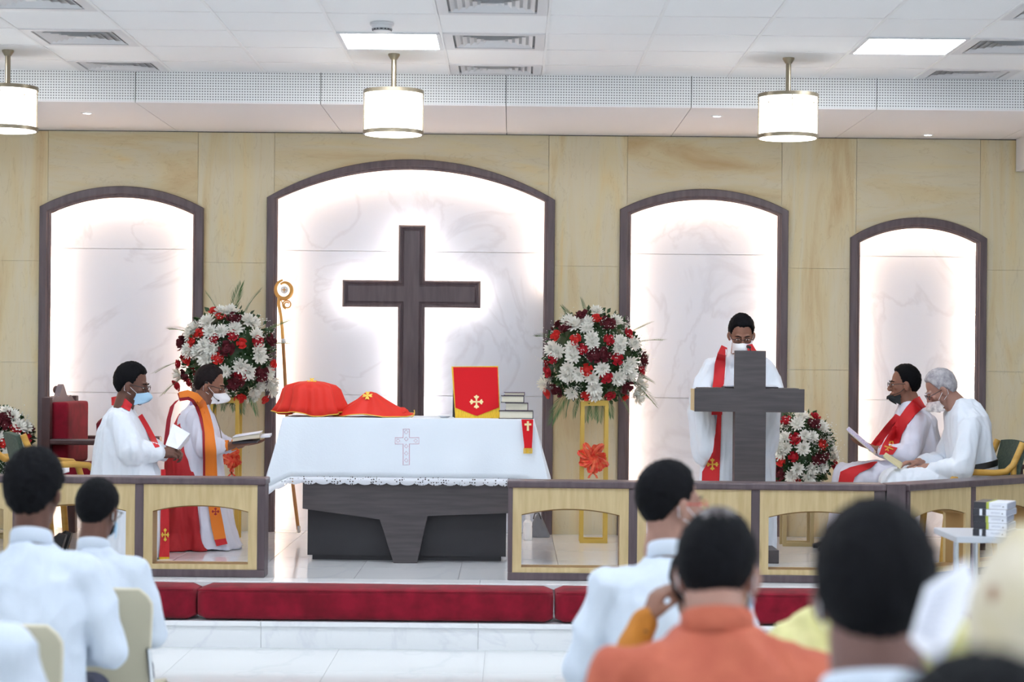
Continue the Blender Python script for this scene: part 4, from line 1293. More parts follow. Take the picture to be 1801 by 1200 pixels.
# ------------------------------------------------------------------ throne
m_thr = mat('throne_wood', '#4a3233', 0.4, var=0.25, vscale=8)
m_thrg = mat('throne_panel', '#7e7378', 0.5)
def throne(label, loc, rz, cushions=True):
    t = thing('throne_chair', label, 'chair', loc, rz)
    w, d = 0.31, 0.29
    for x in (-w, w):
        build('back_post', MB().box((x-0.03, -d-0.03, 0.0005), (x+0.03, -d+0.03, 0.985)), m_thr, t, world=False, smooth=None, bevel=0.006)
        build('leg', MB().box((x-0.03, d-0.03, 0.0005), (x+0.03, d+0.03, 0.66)), m_thr, t, world=False, smooth=None, bevel=0.006)
        build('armrest', MB().box((x-0.042, -d+0.03, 0.66), (x+0.042, d+0.06, 0.70)), m_thr, t, world=False, smooth=None, bevel=0.01)
        build('side_rail', MB().box((x-0.015, -d+0.03, 0.30), (x+0.015, d-0.03, 0.40)), m_thr, t, world=False, smooth=None)
    build('seat_frame', MB().box((-w+0.03, -d+0.03, 0.30), (w-0.03, d+0.03, 0.40)), m_thr, t, world=False, smooth=None, bevel=0.005)
    build('back_board', MB().box((-w+0.03, -d-0.015, 0.40), (w-0.03, -d+0.01, 0.94)), m_thr, t, world=False, smooth=None)
    cr = [(-w+0.03, 0.94)]
    for k in range(25):
        q = -1+2*k/24
        cr.append((q*(w-0.03), 0.985+0.025*math.cos(q*PI)*(1-abs(q)*0.3)+0.045*max(0, 1-abs(q)*2.6)+0.015*math.cos(q*3*PI)))
    cr.append((w-0.03, 0.94))
    build('crest', MB().prism(cr, -d-0.02, -d+0.02), m_thrg, t, world=False, smooth=None, label='greyish carved crest board')
    build('crest_knob', MB().ell((0, -d-0.03, 1.03), (0.03, 0.025, 0.03), None, 12, 8), m_thr, t, world=False)
    c = MB().box((-w+0.035, -d+0.012, 0.40), (w-0.035, d+0.02, 0.52)); me = blob(c, 0.012, 8); put('seat_cushion', me, m_velvet, t, world=False)
    c = MB().box((-w+0.05, -d+0.012, 0.52), (w-0.05, -d+0.13, 0.95)); me = blob(c, 0.012, 10); put('back_cushion', me, m_velvet, t, world=False)
    if cushions:
        c = MB(); rr = [[Vector((sx*math.copysign(abs(math.cos(a))**0.6, math.cos(a)), y, sz*math.copysign(abs(math.sin(a))**0.6, math.sin(a)))) for a in [2*PI*k/28 for k in range(28)]] for y, sx, sz in ((-0.02, 0.17, 0.17), (0.02, 0.19, 0.19), (0.06, 0.17, 0.17), (0.09, 0.10, 0.10))]
        c.loft(rr); c.v = [Matrix.Translation((0.05, 0.06, 0.66)) @ Matrix.Rotation(0.15, 4, 'X') @ p_ for p_ in c.v]
        me = blob(c, 0.010, 5, fold(0.006, 9, 9, 9, 7)); put('loose_cushion', me, m_velvet, t, world=False)
    return t
throne('dark carved throne chair with red velvet cushions behind the left rail', (W(176, 900, 13.95).x, 13.95, PZ), -PI/2-math.radians(4))

# ------------------------------------------------------------------ bent wood armchairs
m_bent = mat('bent_wood', '#d2a650', 0.35, color2='#c39642', vscale=5, stretch=(1, 1, 6))
m_green = mat('green_upholstery', '#4f6055', 0.85, color2='#3f4f48', vscale=60)
def armchair(label, loc, rz):
    t = thing('wooden_armchair', label, 'chair', loc, rz, group=None, s=0.9)
    for s in (-1, 1):
        x = s*0.26
        rail_ = [(x, -0.30, 0.86), (x, -0.275, 0.80), (x, -0.23, 0.70), (x, -0.18, 0.655), (x, -0.10, 0.645), (x, 0.06, 0.65), (x, 0.16, 0.64), (x, 0.205, 0.60), (x, 0.235, 0.50), (x, 0.26, 0.25), (x, 0.28, 0.001)]
        build('arm_frame', MB().tube(rail_, 0.024, 8, up=(1, 0, 0), rot=PI/8, flat=0.85), m_bent, t, world=False, smooth=50)
        build('rear_leg', MB().tube([(x*0.96, -0.24, 0.72), (x*0.96, -0.23, 0.45), (x*0.96, -0.29, 0.001)], 0.021, 8, up=(1, 0, 0), rot=PI/8), m_bent, t, world=False, smooth=50)
        build('side_stretcher', MB().tube([(x*0.96, -0.25, 0.36), (x*0.96, 0.24, 0.38)], 0.014, 8), m_bent, t, world=False)
    for y in (-0.22, 0.22): build('cross_stretcher', MB().box((-0.25, y-0.012, 0.34), (0.25, y+0.012, 0.40)), m_bent, t, world=False, smooth=None)
    c = MB().box((-0.23, -0.22, 0.40), (0.23, 0.24, 0.47)); put('seat', blob(c, 0.012, 5), m_green, t, world=False)
    rws = [[Vector((x_, -0.225-0.09*k/8-0.02*(1-(x_/0.235)**2), 0.50+0.36*k/8+0.012*(1-(x_/0.235)**2)*(k/8))) for x_ in [(-0.235+0.47*j/8) for j in range(9)]] for k in range(9)]
    build('backrest', MB().sheet(rws, 0.03), m_green, t, world=False, smooth=60)
    return t
armchair('bent wood armchair with green back, nearer the throne at the left', (-2.91, 12.79, PZ), -math.radians(65))
armchair('bent wood armchair with green back cut by the left edge', (-3.27, 13.32, PZ), -math.radians(65))
# white card on the throne side
t = thing('white_card', 'white booklet lying on the armchair before the throne', 'booklet', W(112, 828, 12.95))
P_ = [W(98, 826, 12.9), W(122, 820, 12.9), W(122, 829, 12.75), W(98, 835, 12.75)]
build('booklet', MB().add(P_+[p_-Vector((0, 0, 0.006)) for p_ in P_], [(0, 1, 2, 3), (7, 6, 5, 4), (0, 4, 5, 1), (1, 5, 6, 2), (2, 6, 7, 3), (3, 7, 4, 0)]), m_paper, t, smooth=None)

# dark side table at the right, holding a small copper tin
p0, p1_ = W(1712, 815, 13.75), W(1796, 815, 13.75)
t = thing('side_table', 'low dark wooden side table behind the right end of the slanting rail', 'table', ((p0.x+p1_.x)/2, 13.75, PZ))
w = (p1_.x-p0.x)/2; h = p0.z-PZ
build('table_top', MB().box((-w, -0.15, h-0.03), (w, 0.15, h)), m_thr, t, world=False, smooth=None, bevel=0.008)
build('apron', MB().box((-w+0.02, -0.13, h-0.11), (w-0.02, 0.13, h-0.03)), m_thr, t, world=False, smooth=None)
for sx in (-1, 1):
    for sy in (-1, 1): build('leg', MB().box((sx*(w-0.04)-0.018, sy*0.11-0.018, 0.0005), (sx*(w-0.04)+0.018, sy*0.11+0.018, h-0.03)), m_thr, t, world=False, smooth=None)
p = W(1751, 812, 13.72)
m_cop = mat('copper', '#c98a6c', 0.4, metal=0.4)
t = thing('copper_tin', 'small copper coloured tin on the dark side table', 'tin', (p.x, 13.72, p0.z+0.0005))
build('tin_body', MB().lathe([(0.001, 0), (0.024, 0), (0.024, 0.03), (0.001, 0.03)], 18), m_cop, t, world=False)
build('tin_lid', MB().lathe([(0.001, 0.03), (0.026, 0.03), (0.026, 0.038), (0.001, 0.039)], 18), m_cop, t, world=False)

# ------------------------------------------------------------------ grey folding table and books on the right
YT = 9.3
m_tab = mat('grey_table', '#b9bec6', 0.45)
m_tabe = mat('grey_edge', '#a2a8b4', 0.5)
pz = W(1682, 944, YT)
zt2 = pz.z
t = thing('folding_table', 'pale grey folding table carrying the stack of books at the right', 'table', (pz.x+0.6, YT+0.25, 0))
build('table_top', MB().box((0-0.6, -0.25, zt2-0.03), (0.6, 0.25, zt2)), m_tab, t, world=False, smooth=None, bevel=0.005)
for sx in (-1, 1):
    build('folding_leg', MB().tube([(sx*0.5, -0.20, 0.001), (sx*0.5, -0.20, zt2-0.03)], 0.014, 8).tube([(sx*0.5, 0.20, 0.001), (sx*0.5, 0.20, zt2-0.03)], 0.014, 8).tube([(sx*0.5, -0.20, 0.08), (sx*0.5, 0.20, 0.08)], 0.012, 8), m_chrome, t, world=False)
m_bw = mat('book_white', '#dfe2ea', 0.5); m_bk = mat('book_black', '#2c2c33', 0.45); m_bg = mat('book_green', '#a9b24a', 0.5); m_bd = mat('book_grey_pages', '#b3b7c4', 0.8, color2='#9a9fb0', vscale=30, stretch=(0.2, 0.2, 40))
zz = zt2+0.0005
bl_ = [(1711, 1, 'bottom of the pile'), (1712, 0, 'second from the bottom of the pile'), (1711, 0, 'middle of the pile'), (1711, 1, 'second from the top of the pile'), (1712, 0, 'top of the pile')]
for k, (u, sty, lb) in enumerate(bl_):
    p = W(u, 900, YT+0.05); h = 0.0305; L = 0.155; D = 0.21
    t = thing('thick_book', 'thick black and white book, ' + lb, 'book', (p.x, YT+0.05, zz), math.radians(-27+2*(k % 3)), group='hardback books on the folding table')
    # spine lies toward the viewer, half black, half white
    s0 = MB().box((0.003, 0.0, 0.0), (0.155, D, 0.003)).box((0.003, 0.0, h-0.003), (0.155, D, h)).box((0.003, 0, 0.003), (0.155, 0.004, h-0.003))
    build('cover', s0, m_bw, t, world=False, smooth=None)
    dk_w = 0.062
    build('black_label', MB().box((0.001, -0.0015, 0.0005), (dk_w, D+0.0005, h+0.0008)), m_bk, t, world=False, smooth=None)
    build('band', MB().box((dk_w-(0.03 if sty else 0.002), -0.0022, -0.0 + 0.0004), (dk_w+(-0.018 if sty else 0.010), D+0.0008, h+0.0012)), m_bw if sty else m_bg, t, world=False, smooth=None)
    build('page_block', MB().box((0.06, 0.004, 0.0033), (0.1575, D-0.004, h-0.0033)), m_bd, t, world=False, smooth=None)
    build('small_emblem', MB().lathe([(0.001, -0.0005), (0.003, -0.0005), (0.003, 0.0005), (0.001, 0.0005)], 8, M=Matrix.Translation((0.138, -0.0005, h*0.4)) @ Matrix.Rotation(PI/2, 4, 'X')), m_bk, t, world=False)
    pt = MB()
    for j in range(2): pt.box((0.085, -0.0008, h*0.42+j*h*0.14), (0.128, 0.0002, h*0.42+j*h*0.14+0.0012))
    build('spine_print', pt, m_bd, t, world=False, smooth=None, kind='stuff')
    zz += h+0.0015
# ------------------------------------------------------------------ people
def skin_mat(name, c): 
    return mat(name, c, 0.5, var=0.12, vscale=14, spec=0.4)
sk_mid = skin_mat('skin_brown', '#8d6250')
sk_dark = skin_mat('skin_deep_brown', '#6a483c')
sk_light = skin_mat('skin_light_brown', '#a87f70')
sk_back = skin_mat('skin_nape', '#7a5b54')
m_hair = mat('hair_black', '#0b0c11', 0.75, var=0.4, vscale=40, spec=0.15, bump=0.35, bscale=160)
m_hairbr = mat('hair_dark_brown', '#1c1416', 0.7, spec=0.2, var=0.4, vscale=40, bump=0.35, bscale=160)
m_hairgr = mat('hair_grey', '#b9b7bb', 0.6, color2='#8d8b92', vscale=30, bump=0.35, bscale=160)
m_bald = mat('hair_thin_crown', '#3a3335', 0.5, var=0.2, vscale=30)
m_surp = mat('surplice_white', '#e2eaf4', 0.85, bump=0.05, bscale=70)
m_alb = mat('alb_white', '#dfe1f0', 0.85, bump=0.05, bscale=70)
m_shirt = mat('shirt_white', '#cfd9e6', 0.85, bump=0.08, bscale=60)
m_stole = mat('stole_red', '#cc2229', 0.7, bump=0.05, bscale=90)
m_stole2 = mat('stole_deep_red', '#9c1629', 0.7, bump=0.05, bscale=90)
m_orange = mat('stole_orange', '#e87f22', 0.7, bump=0.05, bscale=90)
m_cope = mat('cope_red', '#b01f26', 0.75, bump=0.06, bscale=60)
m_mask = mat('mask_white', '#eceff4', 0.8)
m_maskb = mat('mask_blue', '#a9cfea', 0.8)
m_maskk = mat('mask_black', '#20272a', 0.85)
m_lilac = mat('collar_lilac', '#a99bd0', 0.8)
m_specs = mat('spectacle_frame', '#2a2326', 0.4)
m_specr = mat('spectacle_red', '#c03a2c', 0.35)
m_lens = mat('spectacle_lens', '#9aa6b0', 0.05, alpha=0.25, spec=0.8)
m_trou = mat('trousers_dark', '#2a2e44', 0.85, bump=0.05, bscale=90)
m_shoe = mat('shoe_black', '#1b191c', 0.35)
m_kurta = mat('kurta_orange', '#c2694f', 0.85, color2='#b55c46', vscale=12, bump=0.1, bscale=70)
m_mustard = mat('dress_mustard', '#c07a2a', 0.85, color2='#ad6a22', vscale=14, bump=0.1)
m_yellow = mat('shawl_yellow', '#e3dda0', 0.85, color2='#d3cf8e', vscale=16, bump=0.08, bscale=40)
m_eye = mat('eye_white', '#e4dfdc', 0.3)
m_iris = mat('eye_iris', '#1c120f', 0.2)
m_brow = mat('eyebrow', '#1a1414', 0.8)
m_lip = mat('lips', '#6b3f3c', 0.6)
m_watch = mat('watch_black', '#14151a', 0.35)
m_beige = mat('beige_plastic', '#bdb79f', 0.5)
m_beigee = mat('beige_plastic_edge', '#d9d3bf', 0.5)

def floral_mat():
    m = bpy.data.materials.new('scarf_floral'); m.use_nodes = True
    nt = m.node_tree; b = nt.nodes['Principled BSDF']; b.inputs['Roughness'].default_value = 0.85
    tc = nt.nodes.new('ShaderNodeTexCoord')
    v = nt.nodes.new('ShaderNodeTexVoronoi'); v.inputs['Scale'].default_value = 15
    r = nt.nodes.new('ShaderNodeValToRGB'); e = r.color_ramp.elements
    e[0].position, e[0].color = 0.12, (*lin('#94654a'), 1); e[1].position, e[1].color = 0.2, (*lin('#cdc5b7'), 1)
    n = nt.nodes.new('ShaderNodeTexNoise'); n.inputs['Scale'].default_value = 6
    r2 = nt.nodes.new('ShaderNodeValToRGB'); e2 = r2.color_ramp.elements
    e2[0].position, e2[0].color = 0.42, (1, 1, 1, 1); e2[1].position, e2[1].color = 0.62, (*lin('#f0ead2'), 1)
    mx = nt.nodes.new('ShaderNodeMixRGB'); mx.blend_type = 'MULTIPLY'; mx.inputs[0].default_value = 1
    nt.links.new(tc.outputs['Object'], v.inputs['Vector']); nt.links.new(tc.outputs['Object'], n.inputs['Vector'])
    nt.links.new(v.outputs['Distance'], r.inputs[0]); nt.links.new(n.outputs['Fac'], r2.inputs[0])
    nt.links.new(r.outputs[0], mx.inputs[1]); nt.links.new(r2.outputs[0], mx.inputs[2])
    nt.links.new(mx.outputs[0], b.inputs['Base Color'])
    return m
m_floral = floral_mat()

# head: local frame, face towards +Y, chin at z=0, crown at z=0.235
def head_shapes(b, M, ears=True):
    b.ell((0, -0.012, 0.138), (0.074, 0.094, 0.096), M, 28, 18)
    b.ell((0, 0.026, 0.088), (0.062, 0.064, 0.085), M, 24, 16)
    b.ell((0, 0.034, 0.034), (0.046, 0.050, 0.036), M)
    b.cap((0, 0.072, 0.020), (0, 0.074, 0.024), 0.018, 0.018, M)
    b.cap((0, 0.088, 0.122), (0, 0.108, 0.086), 0.0085, 0.0125, M)
    b.ell((0, 0.101, 0.079), (0.019, 0.015, 0.010), M)
    b.cap((-0.034, 0.076, 0.134), (0.034, 0.076, 0.134), 0.011, 0.011, M)
    b.ell((-0.036, 0.070, 0.092), (0.022, 0.016, 0.016), M); b.ell((0.036, 0.070, 0.092), (0.022, 0.016, 0.016), M)
    for s in (-1, 1):
        b.ell((s*0.031, 0.080, 0.116), (0.014, 0.011, 0.010), M)
        if ears:
            E = M @ Matrix.Translation((s*0.077, 0.004, 0.100)) @ Matrix.Rotation(s*0.35, 4, 'Z')
            b.ell((0, 0, 0), (0.009, 0.020, 0.033), E, 14, 10)
            b.ell((s*0.004, -0.006, 0.004), (0.010, 0.015, 0.024), E, 14, 10)
    b.cap((-0.020, 0.088, 0.052), (0.020, 0.088, 0.052), 0.008, 0.008, M)
    b.cap((-0.016, 0.087, 0.043), (0.016, 0.087, 0.043), 0.008, 0.008, M)
    b.cap((0, -0.018, -0.035), (0, -0.006, 0.075), 0.060, 0.056, M, n=18)

def hair_mesh(M, z_front=0.178, z_side=0.105, z_nape=0.045, thick=0.013, seed=0, bald=0.0, rough=0.004, fluff=1.0):
    """closed shell: outside the hairline it sinks below the skin"""
    nu, nv = 72, 44
    vs, fs = [], []
    def sm(a): a = max(0.0, min(1.0, a)); return a*a*(3-2*a)
    for i in range(nv+1):
        t = PI*i/nv
        for j in range(nu):
            a = 2*PI*j/nu
            d = Vector((math.sin(t)*math.cos(a), math.sin(t)*math.sin(a), math.cos(t)))
            base = Vector((0.076*d.x, -0.012+0.096*d.y, 0.138+0.098*d.z))
            y = d.y
            zl = z_front*sm((y-0.35)/0.35) + (1-sm((y-0.35)/0.35))*(z_side*sm((y+0.55)/0.6) + z_nape*(1-sm((y+0.55)/0.6)))
            zl += 0.004*noise.noise(d*6+Vector((seed, 0, 0)))
            # space round the ear
            ear = math.exp(-(((base.y-0.012)/0.022)**2 + ((base.z-0.105)/0.030)**2)) if abs(d.x) > 0.5 else 0
            k = sm((base.z-zl)/0.016)*(1-ear*0.9)
            if bald:
                c = d - Vector((0, -0.30, 0.95)).normalized()
                k *= sm((c.length-bald*0.55)/(bald*0.6+0.01))
            h = thick*(0.75+0.5*max(0, d.z))*fluff
            w = 0.012 if base.z < 0.07 else 0.0
            r = -0.012 + k*(0.012+h) + k*rough*noise.noise(d*9+Vector((seed*2, 1, 0))) + k*rough*0.6*noise.noise(d*26)
            # nape follows the neck
            if base.z < 0.105 and d.y < 0.1: base.x *= 1-(0.105-base.z)*3.2
            pos = base + d*r
            if base.z < 0.09 and d.y < 0: pos.y += (0.09-base.z)*0.10
            vs.append(M @ pos)
    for i in range(nv):
        for j in range(nu):
            k = (j+1) % nu
            fs.append((i*nu+j, (i+1)*nu+j, (i+1)*nu+k, i*nu+k))
    me = bpy.data.meshes.new('hair'); me.from_pydata([tuple(v) for v in vs], [], fs); me.update(); shade(me, 180)
    return me

def mask_mesh(M, z0=0.004, z1=0.098, puff=0.018, wrap=1.15, point=0.0, nose=0.042):
    rows_ = []
    for i in range(13):
        q = i/12; z = z0+(z1-z0)*q; row = []
        for j in range(17):
            a = (j/16*2-1)*wrap
            s = math.sin(a); c = math.cos(a)
            edge = abs(j/16*2-1)
            zz = z + (0.015*edge if q > 0.5 else 0.030*edge)*(1 if q < 0.5 else -1.6)
            rx, ry = 0.066, 0.062+0.042*math.exp(-((q-0.72)/0.33)**2)*max(0, c)**2 + puff*math.sin(PI*q)*max(0, c)
            y0 = 0.030
            if q < 0.25: ry -= (0.25-q)*0.05
            row.append(M @ Vector((rx*s, y0+ry*c + point*max(0, c)**6*math.sin(PI*q), zz)))
        rows_.append(row)
    return MB().sheet(rows_, 0.0025)

def strap(M, z0, z1, s, yb=0.0):
    return MB().tube([M @ Vector(p) for p in ((s*0.060, 0.060, z0), (s*0.074, 0.030, (z0+z1)/2), (s*0.081, 0.004, z1), (s*0.082, -0.016, z1-0.012), (s*0.080, -0.012, z1-0.038), (s*0.070, 0.030, z0-0.015))], 0.0016, 5)

def spectacles(person, M, m, lens=True):
    g = MB()
    for s in (-1, 1):
        g.tube([M @ Vector((s*0.031+0.023*math.cos(a), 0.105-0.004*abs(math.cos(a)), 0.113+0.016*math.sin(a))) for a in [2*PI*k/16 for k in range(16)]], 0.0018, 6, closed=True)
        g.tube([M @ Vector(p) for p in ((s*0.054, 0.102, 0.118), (s*0.074, 0.085, 0.118), (s*0.080, 0.02, 0.117), (s*0.079, -0.008, 0.112), (s*0.077, -0.016, 0.098))], 0.0022, 6)
    g.tube([M @ Vector(p) for p in ((-0.009, 0.106, 0.117), (0, 0.109, 0.119), (0.009, 0.106, 0.117))], 0.0018, 6)
    build('spectacles', g, m, person)

def face_bits(person, M, hairm):
    for s in (-1, 1):
        build('eyebrow', MB().chain([M @ Vector(p) for p in ((s*0.014, 0.094, 0.133), (s*0.030, 0.093, 0.139), (s*0.048, 0.080, 0.134))], (0.003, 0.0036, 0.002)), hairm, person)
        build('eye', MB().ell((s*0.031, 0.0835, 0.1125), (0.0115, 0.0092, 0.0042), M), m_eye, person)
        build('iris', MB().ell((s*0.031, 0.0908, 0.1120), (0.0052, 0.0030, 0.0038), M), m_iris, person)
    build('lips', MB().chain([M @ Vector(p) for p in ((-0.020, 0.0895, 0.048), (0, 0.0975, 0.049), (0.020, 0.0895, 0.048))], (0.003, 0.006, 0.003)), m_lip, person)

def hand_shapes(b, M, curl=0.5, side=1, spread=0.06, thumb=0.5, s=1.0):
    """M: wrist frame, +Y along the fingers, +Z back of the hand; side=1 puts the thumb on +X"""
    S = M @ Matrix.Diagonal((s, s, s, 1))
    b.cap((0, -0.03, 0), (0, 0.012, 0), 0.024, 0.024, S, flat=0.72, up=(0, 0, 1))
    for k, (x, L) in enumerate(((0.030, 0.92), (0.0105, 1.0), (-0.0105, 0.94), (-0.0300, 0.76))):
        x *= side
        b.cap((x*0.55, 0.008, 0), (x, 0.082-0.006*abs(k-1), 0), 0.0135, 0.0105, S, n=10)
        p = Vector((x, 0.082-0.006*abs(k-1), 0)); an = 0.0; dirx = spread*(1.5-k)*side
        for l, r1, r2 in ((0.042, 0.0098, 0.0088), (0.027, 0.0088, 0.0080), (0.021, 0.0080, 0.0066)):
            an += curl*(1+0.08*k)
            d = Vector((dirx*math.cos(an), math.cos(an), -math.sin(an))).normalized()
            q = p + d*l*L
            b.cap(p, q, r1, r2, S, n=9); p = q
    a, c = Vector((side*0.018, 0.010, -0.006)), Vector((side*0.044, 0.044, -0.014))
    b.cap(a, c, 0.0145, 0.0112, S, n=10)
    d = Vector((side*(0.7-thumb), 0.85, -thumb*0.9)).normalized()
    e = c + d*0.034; b.cap(c, e, 0.0105, 0.0095, S, n=10)
    f = e + Vector((side*(0.3-thumb), 0.95, -thumb)).normalized()*0.026; b.cap(e, f, 0.0095, 0.0075, S, n=10)

def ring_ell(c, rx, ry, n=40, nf=0, amp=0, ph=0, sq=1.0, tilt=0.0):
    r = []
    for k in range(n):
        a = 2*PI*k/n; ca, sa = math.cos(a), math.sin(a)
        if sq != 1.0: ca = math.copysign(abs(ca)**sq, ca); sa = math.copysign(abs(sa)**sq, sa)
        f = 1 + (amp*(math.sin(nf*a+ph) + 0.5*math.sin(nf*1.6*a+ph*2.1)) if nf else 0)
        y = ry*sa*f
        r.append(Vector((c[0]+rx*ca*f, c[1]+y, c[2]+y*tilt)))
    return r

def hframe(fwd, up=(0, 0, 1)):
    """frame with +Y along fwd and +Z near up"""
    y = Vector(fwd).normalized(); z = Vector(up); z = (z - y*z.dot(y)).normalized(); x = y.cross(z)
    return Matrix((x, y, z)).transposed().to_4x4()

def headM(neck, yaw=0.0, pitch=0.0, roll=0.0, fwd=0.02, s=1.0, rise=0.055):
    """pitch > 0 looks down, yaw > 0 turns to the person's left"""
    return (Matrix.Translation(Vector(neck)+Vector((0, fwd, rise))) @ Matrix.Rotation(yaw, 4, 'Z') @ Matrix.Rotation(-pitch, 4, 'X')
            @ Matrix.Rotation(roll, 4, 'Y') @ Matrix.Diagonal((s, s, s, 1)) @ Matrix.Translation((0, -0.0, 0.0)))

def shoe(person, p, fwd, m=m_shoe):
    """p: ankle joint above the sole"""
    M = Matrix.Translation(Vector(p)) @ hframe(fwd)
    b = MB()
    rr = []
    for y, w, h, z in ((-0.065, 0.028, 0.05, 0), (-0.03, 0.036, 0.075, 0), (0.03, 0.040, 0.07, 0), (0.09, 0.046, 0.05, 0), (0.15, 0.044, 0.038, 0), (0.185, 0.026, 0.028, 0)):
        ring = []
        for k in range(16):
            a = 2*PI*k/16
            ring.append(M @ Vector((w*math.cos(a), y, -0.075 + (h*(0.5+0.5*math.sin(a)) if math.sin(a) > -0.3 else 0))))
        rr.append(ring)
    b.loft(rr)
    build('shoe', b, m, person, world=False, smooth=50)

# ---- seated members of the congregation, seen from behind, facing +Y ---------------
def sitter(label, u, d, crown_v, shirt, skin, hairm, yaw=0.0, pitch=0.08, lean=0.05, turn=0.0, width=1.0, collar=True,
           hair=None, arms='lap', bottom=None, mask=None, specs=None, cover=None, seed=0, kind_sleeve='long', xo=0.0, sx=1.0, neckw=1.0, sink=0.0):
    top = W(u, crown_v, d)
    H0 = 1.318-sink
    s = top.z/H0
    rz = turn
    # the head sits above the root, a little forward
    root = Vector((top.x, d-0.05, 0))
    t = thing('person', label, 'person', root, rz, None, s)
    L = lean
    def J(x, y, z): return Vector((x*width, y+L*(z-0.5)/0.55, z))
    neck = J(xo, 0, 1.045)
    Mh = headM(neck, yaw, pitch, 0, 0.03+sink*0.5, 1.0, 0.045-sink)
    b = MB()
    head_shapes(b, Mh, ears=cover is None)
    b.chain([neck+Vector((0, 0.0, -0.06)), neck+Vector((0, 0.012, 0.03)), Mh @ Vector((0, -0.02, 0.06))], (0.056, 0.055*neckw, 0.056*neckw), n=18)
    b.loft([ring_ell(J(0, 0, z), rx*width, ry) for z, rx, ry in ((0.46, 0.15, 0.11), (0.56, 0.15, 0.11), (0.70, 0.125, 0.09), (0.85, 0.135, 0.085), (0.95, 0.12, 0.065), (1.0, 0.06, 0.045))])
    legs = []
    for sg in (-1, 1):
        hip, knee, ank = Vector((sg*0.09, 0.02, 0.52)), Vector((sg*0.13, 0.43, 0.50)), Vector((sg*0.13, 0.40, 0.085))
        b.chain([hip, knee, ank], (0.075, 0.055, 0.04)); legs.append((hip, knee, ank))
    AR = []
    for sg in (-1, 1):
        sh = J(sg*0.170, 0, 0.945)
        if arms == 'lap' or (arms == 'raise' and sg == 1):
            el = J(sg*0.245, 0.03, 0.70)+Vector((0, 0.02, 0)); wr = Vector((sg*0.10, 0.30, 0.66))
        elif arms == 'hold' and sg == -1:
            el = J(sg*0.25, 0.14, 0.86); wr = J(sg*0.17, 0.24, 1.02)
        elif arms in ('read', 'hold'):
            el = J(sg*0.23, 0.08, 0.72); wr = J(sg*0.09, 0.30, 0.86)
        else:      # raised hand at the chin
            el = J(sg*0.27, 0.03, 0.90); wr = J(sg*0.165, 0.03, 1.12)
        b.chain([sh, el, wr], (0.036, 0.033, 0.026))
        fw = (wr-el).normalized()
        hand_shapes(b, Matrix.Translation(wr) @ hframe(fw if arms != 'lap' else Vector((-sg*0.4, 0.9, -0.1)), (0, 0, 1) if arms != 'raise' or sg == 1 else (-1, -0.6, 0)), 0.45, -sg, s=0.95)
        AR.append((sh, el, wr))
    put('body', blob(b, 0.006, 2), skin, t, world=False)
    # clothes
    c = MB()
    c.loft([ring_ell(J(0, -0.005, z), rx*width, ry, 48, 5, am, z*9+seed) for z, rx, ry, am in
            ((0.455, 0.185, 0.150, 0.0), (0.50, 0.185, 0.150, 0.02), (0.60, 0.180, 0.142, 0.02), (0.72, 0.172, 0.132, 0.015), (0.84, 0.180, 0.130, 0.01), (0.92, 0.174, 0.120, 0.0), (0.975, 0.140, 0.100, 0.0), (1.018, 0.098, 0.080, 0.0), (1.05, 0.070, 0.066, 0))])
    for (sh, el, wr) in AR:
        n = J(0, 0, 1.01)
        c.cap(n.lerp(sh, 0.30)-Vector((0, 0, 0.025)), sh, 0.072, 0.062, n=18)
        if kind_sleeve == 'long': c.chain([sh, el, wr.lerp(el, 0.08)], (0.068, 0.060, 0.042), n=18)
        else: c.chain([sh, sh.lerp(el, 0.85)], (0.068, 0.062), n=18)
    me = blob(c, 0.009, 3, lambda p, f=fold(0.014, 6, 6, 4.5, seed), g=fold(0.006, 15, 15, 9, seed+2): f(p)+g(p))
    put('shirt', me, shirt, t, world=False)
    if collar:
        cm = MB(); n = 28
        rr = []
        for r, z in [(a_*neckw, b_) for a_, b_ in ((0.066, -0.030), (0.070, -0.022), (0.068, 0.012), (0.063, 0.020), (0.060, 0.012), (0.061, -0.03))]:
            rr.append([neck+Vector((r*math.cos(2*PI*k/n), 0.004+r*1.0*math.sin(2*PI*k/n), z+0.016-0.022*math.sin(2*PI*k/n))) for k in range(n)])
        cm.loft(rr, closed=True)
        build('collar', cm, shirt, t, world=False, smooth=50)
    c = MB()
    for (hip, knee, ank) in legs:
        c.chain([hip+Vector((0, -0.03, 0.0)), knee, ank+Vector((0, 0, 0.02))], (0.092, 0.075, 0.062), n=18)
    c.ell((0, -0.01, 0.52), (0.165, 0.13, 0.075))
    put('trousers', blob(c, 0.010, 3, fold(0.007, 9, 6, 9, seed)), bottom or m_trou, t, world=False)
    for (hip, knee, ank) in legs: shoe(t, ank-Vector((0, 0, 0.004)), (0, 1, 0))
    if cover is None:
        hk = hair or {}
        put('hair', hair_mesh(Mh, seed=seed, **hk), hairm, t, world=False)
    if mask:
        build('face_mask', mask_mesh(Mh), mask, t, world=False, smooth=60)
        for sg in (-1, 1): build('ear_loop', strap(Mh, 0.075, 0.118, sg), m_mask, t, world=False)
    for o_ in [0]:
        pass
    if specs:
        g0 = len(bpy.data.objects)
        sp = MB()
        WMs = WM[t.name]; WM[t.name] = Matrix.Identity(4); spectacles(t, Mh, specs); WM[t.name] = WMs
    WMs = WM[t.name]; WM[t.name] = Matrix.Identity(4)
    if cover is None: face_bits(t, Mh, hairm)
    WM[t.name] = WMs
    return t, Mh, J

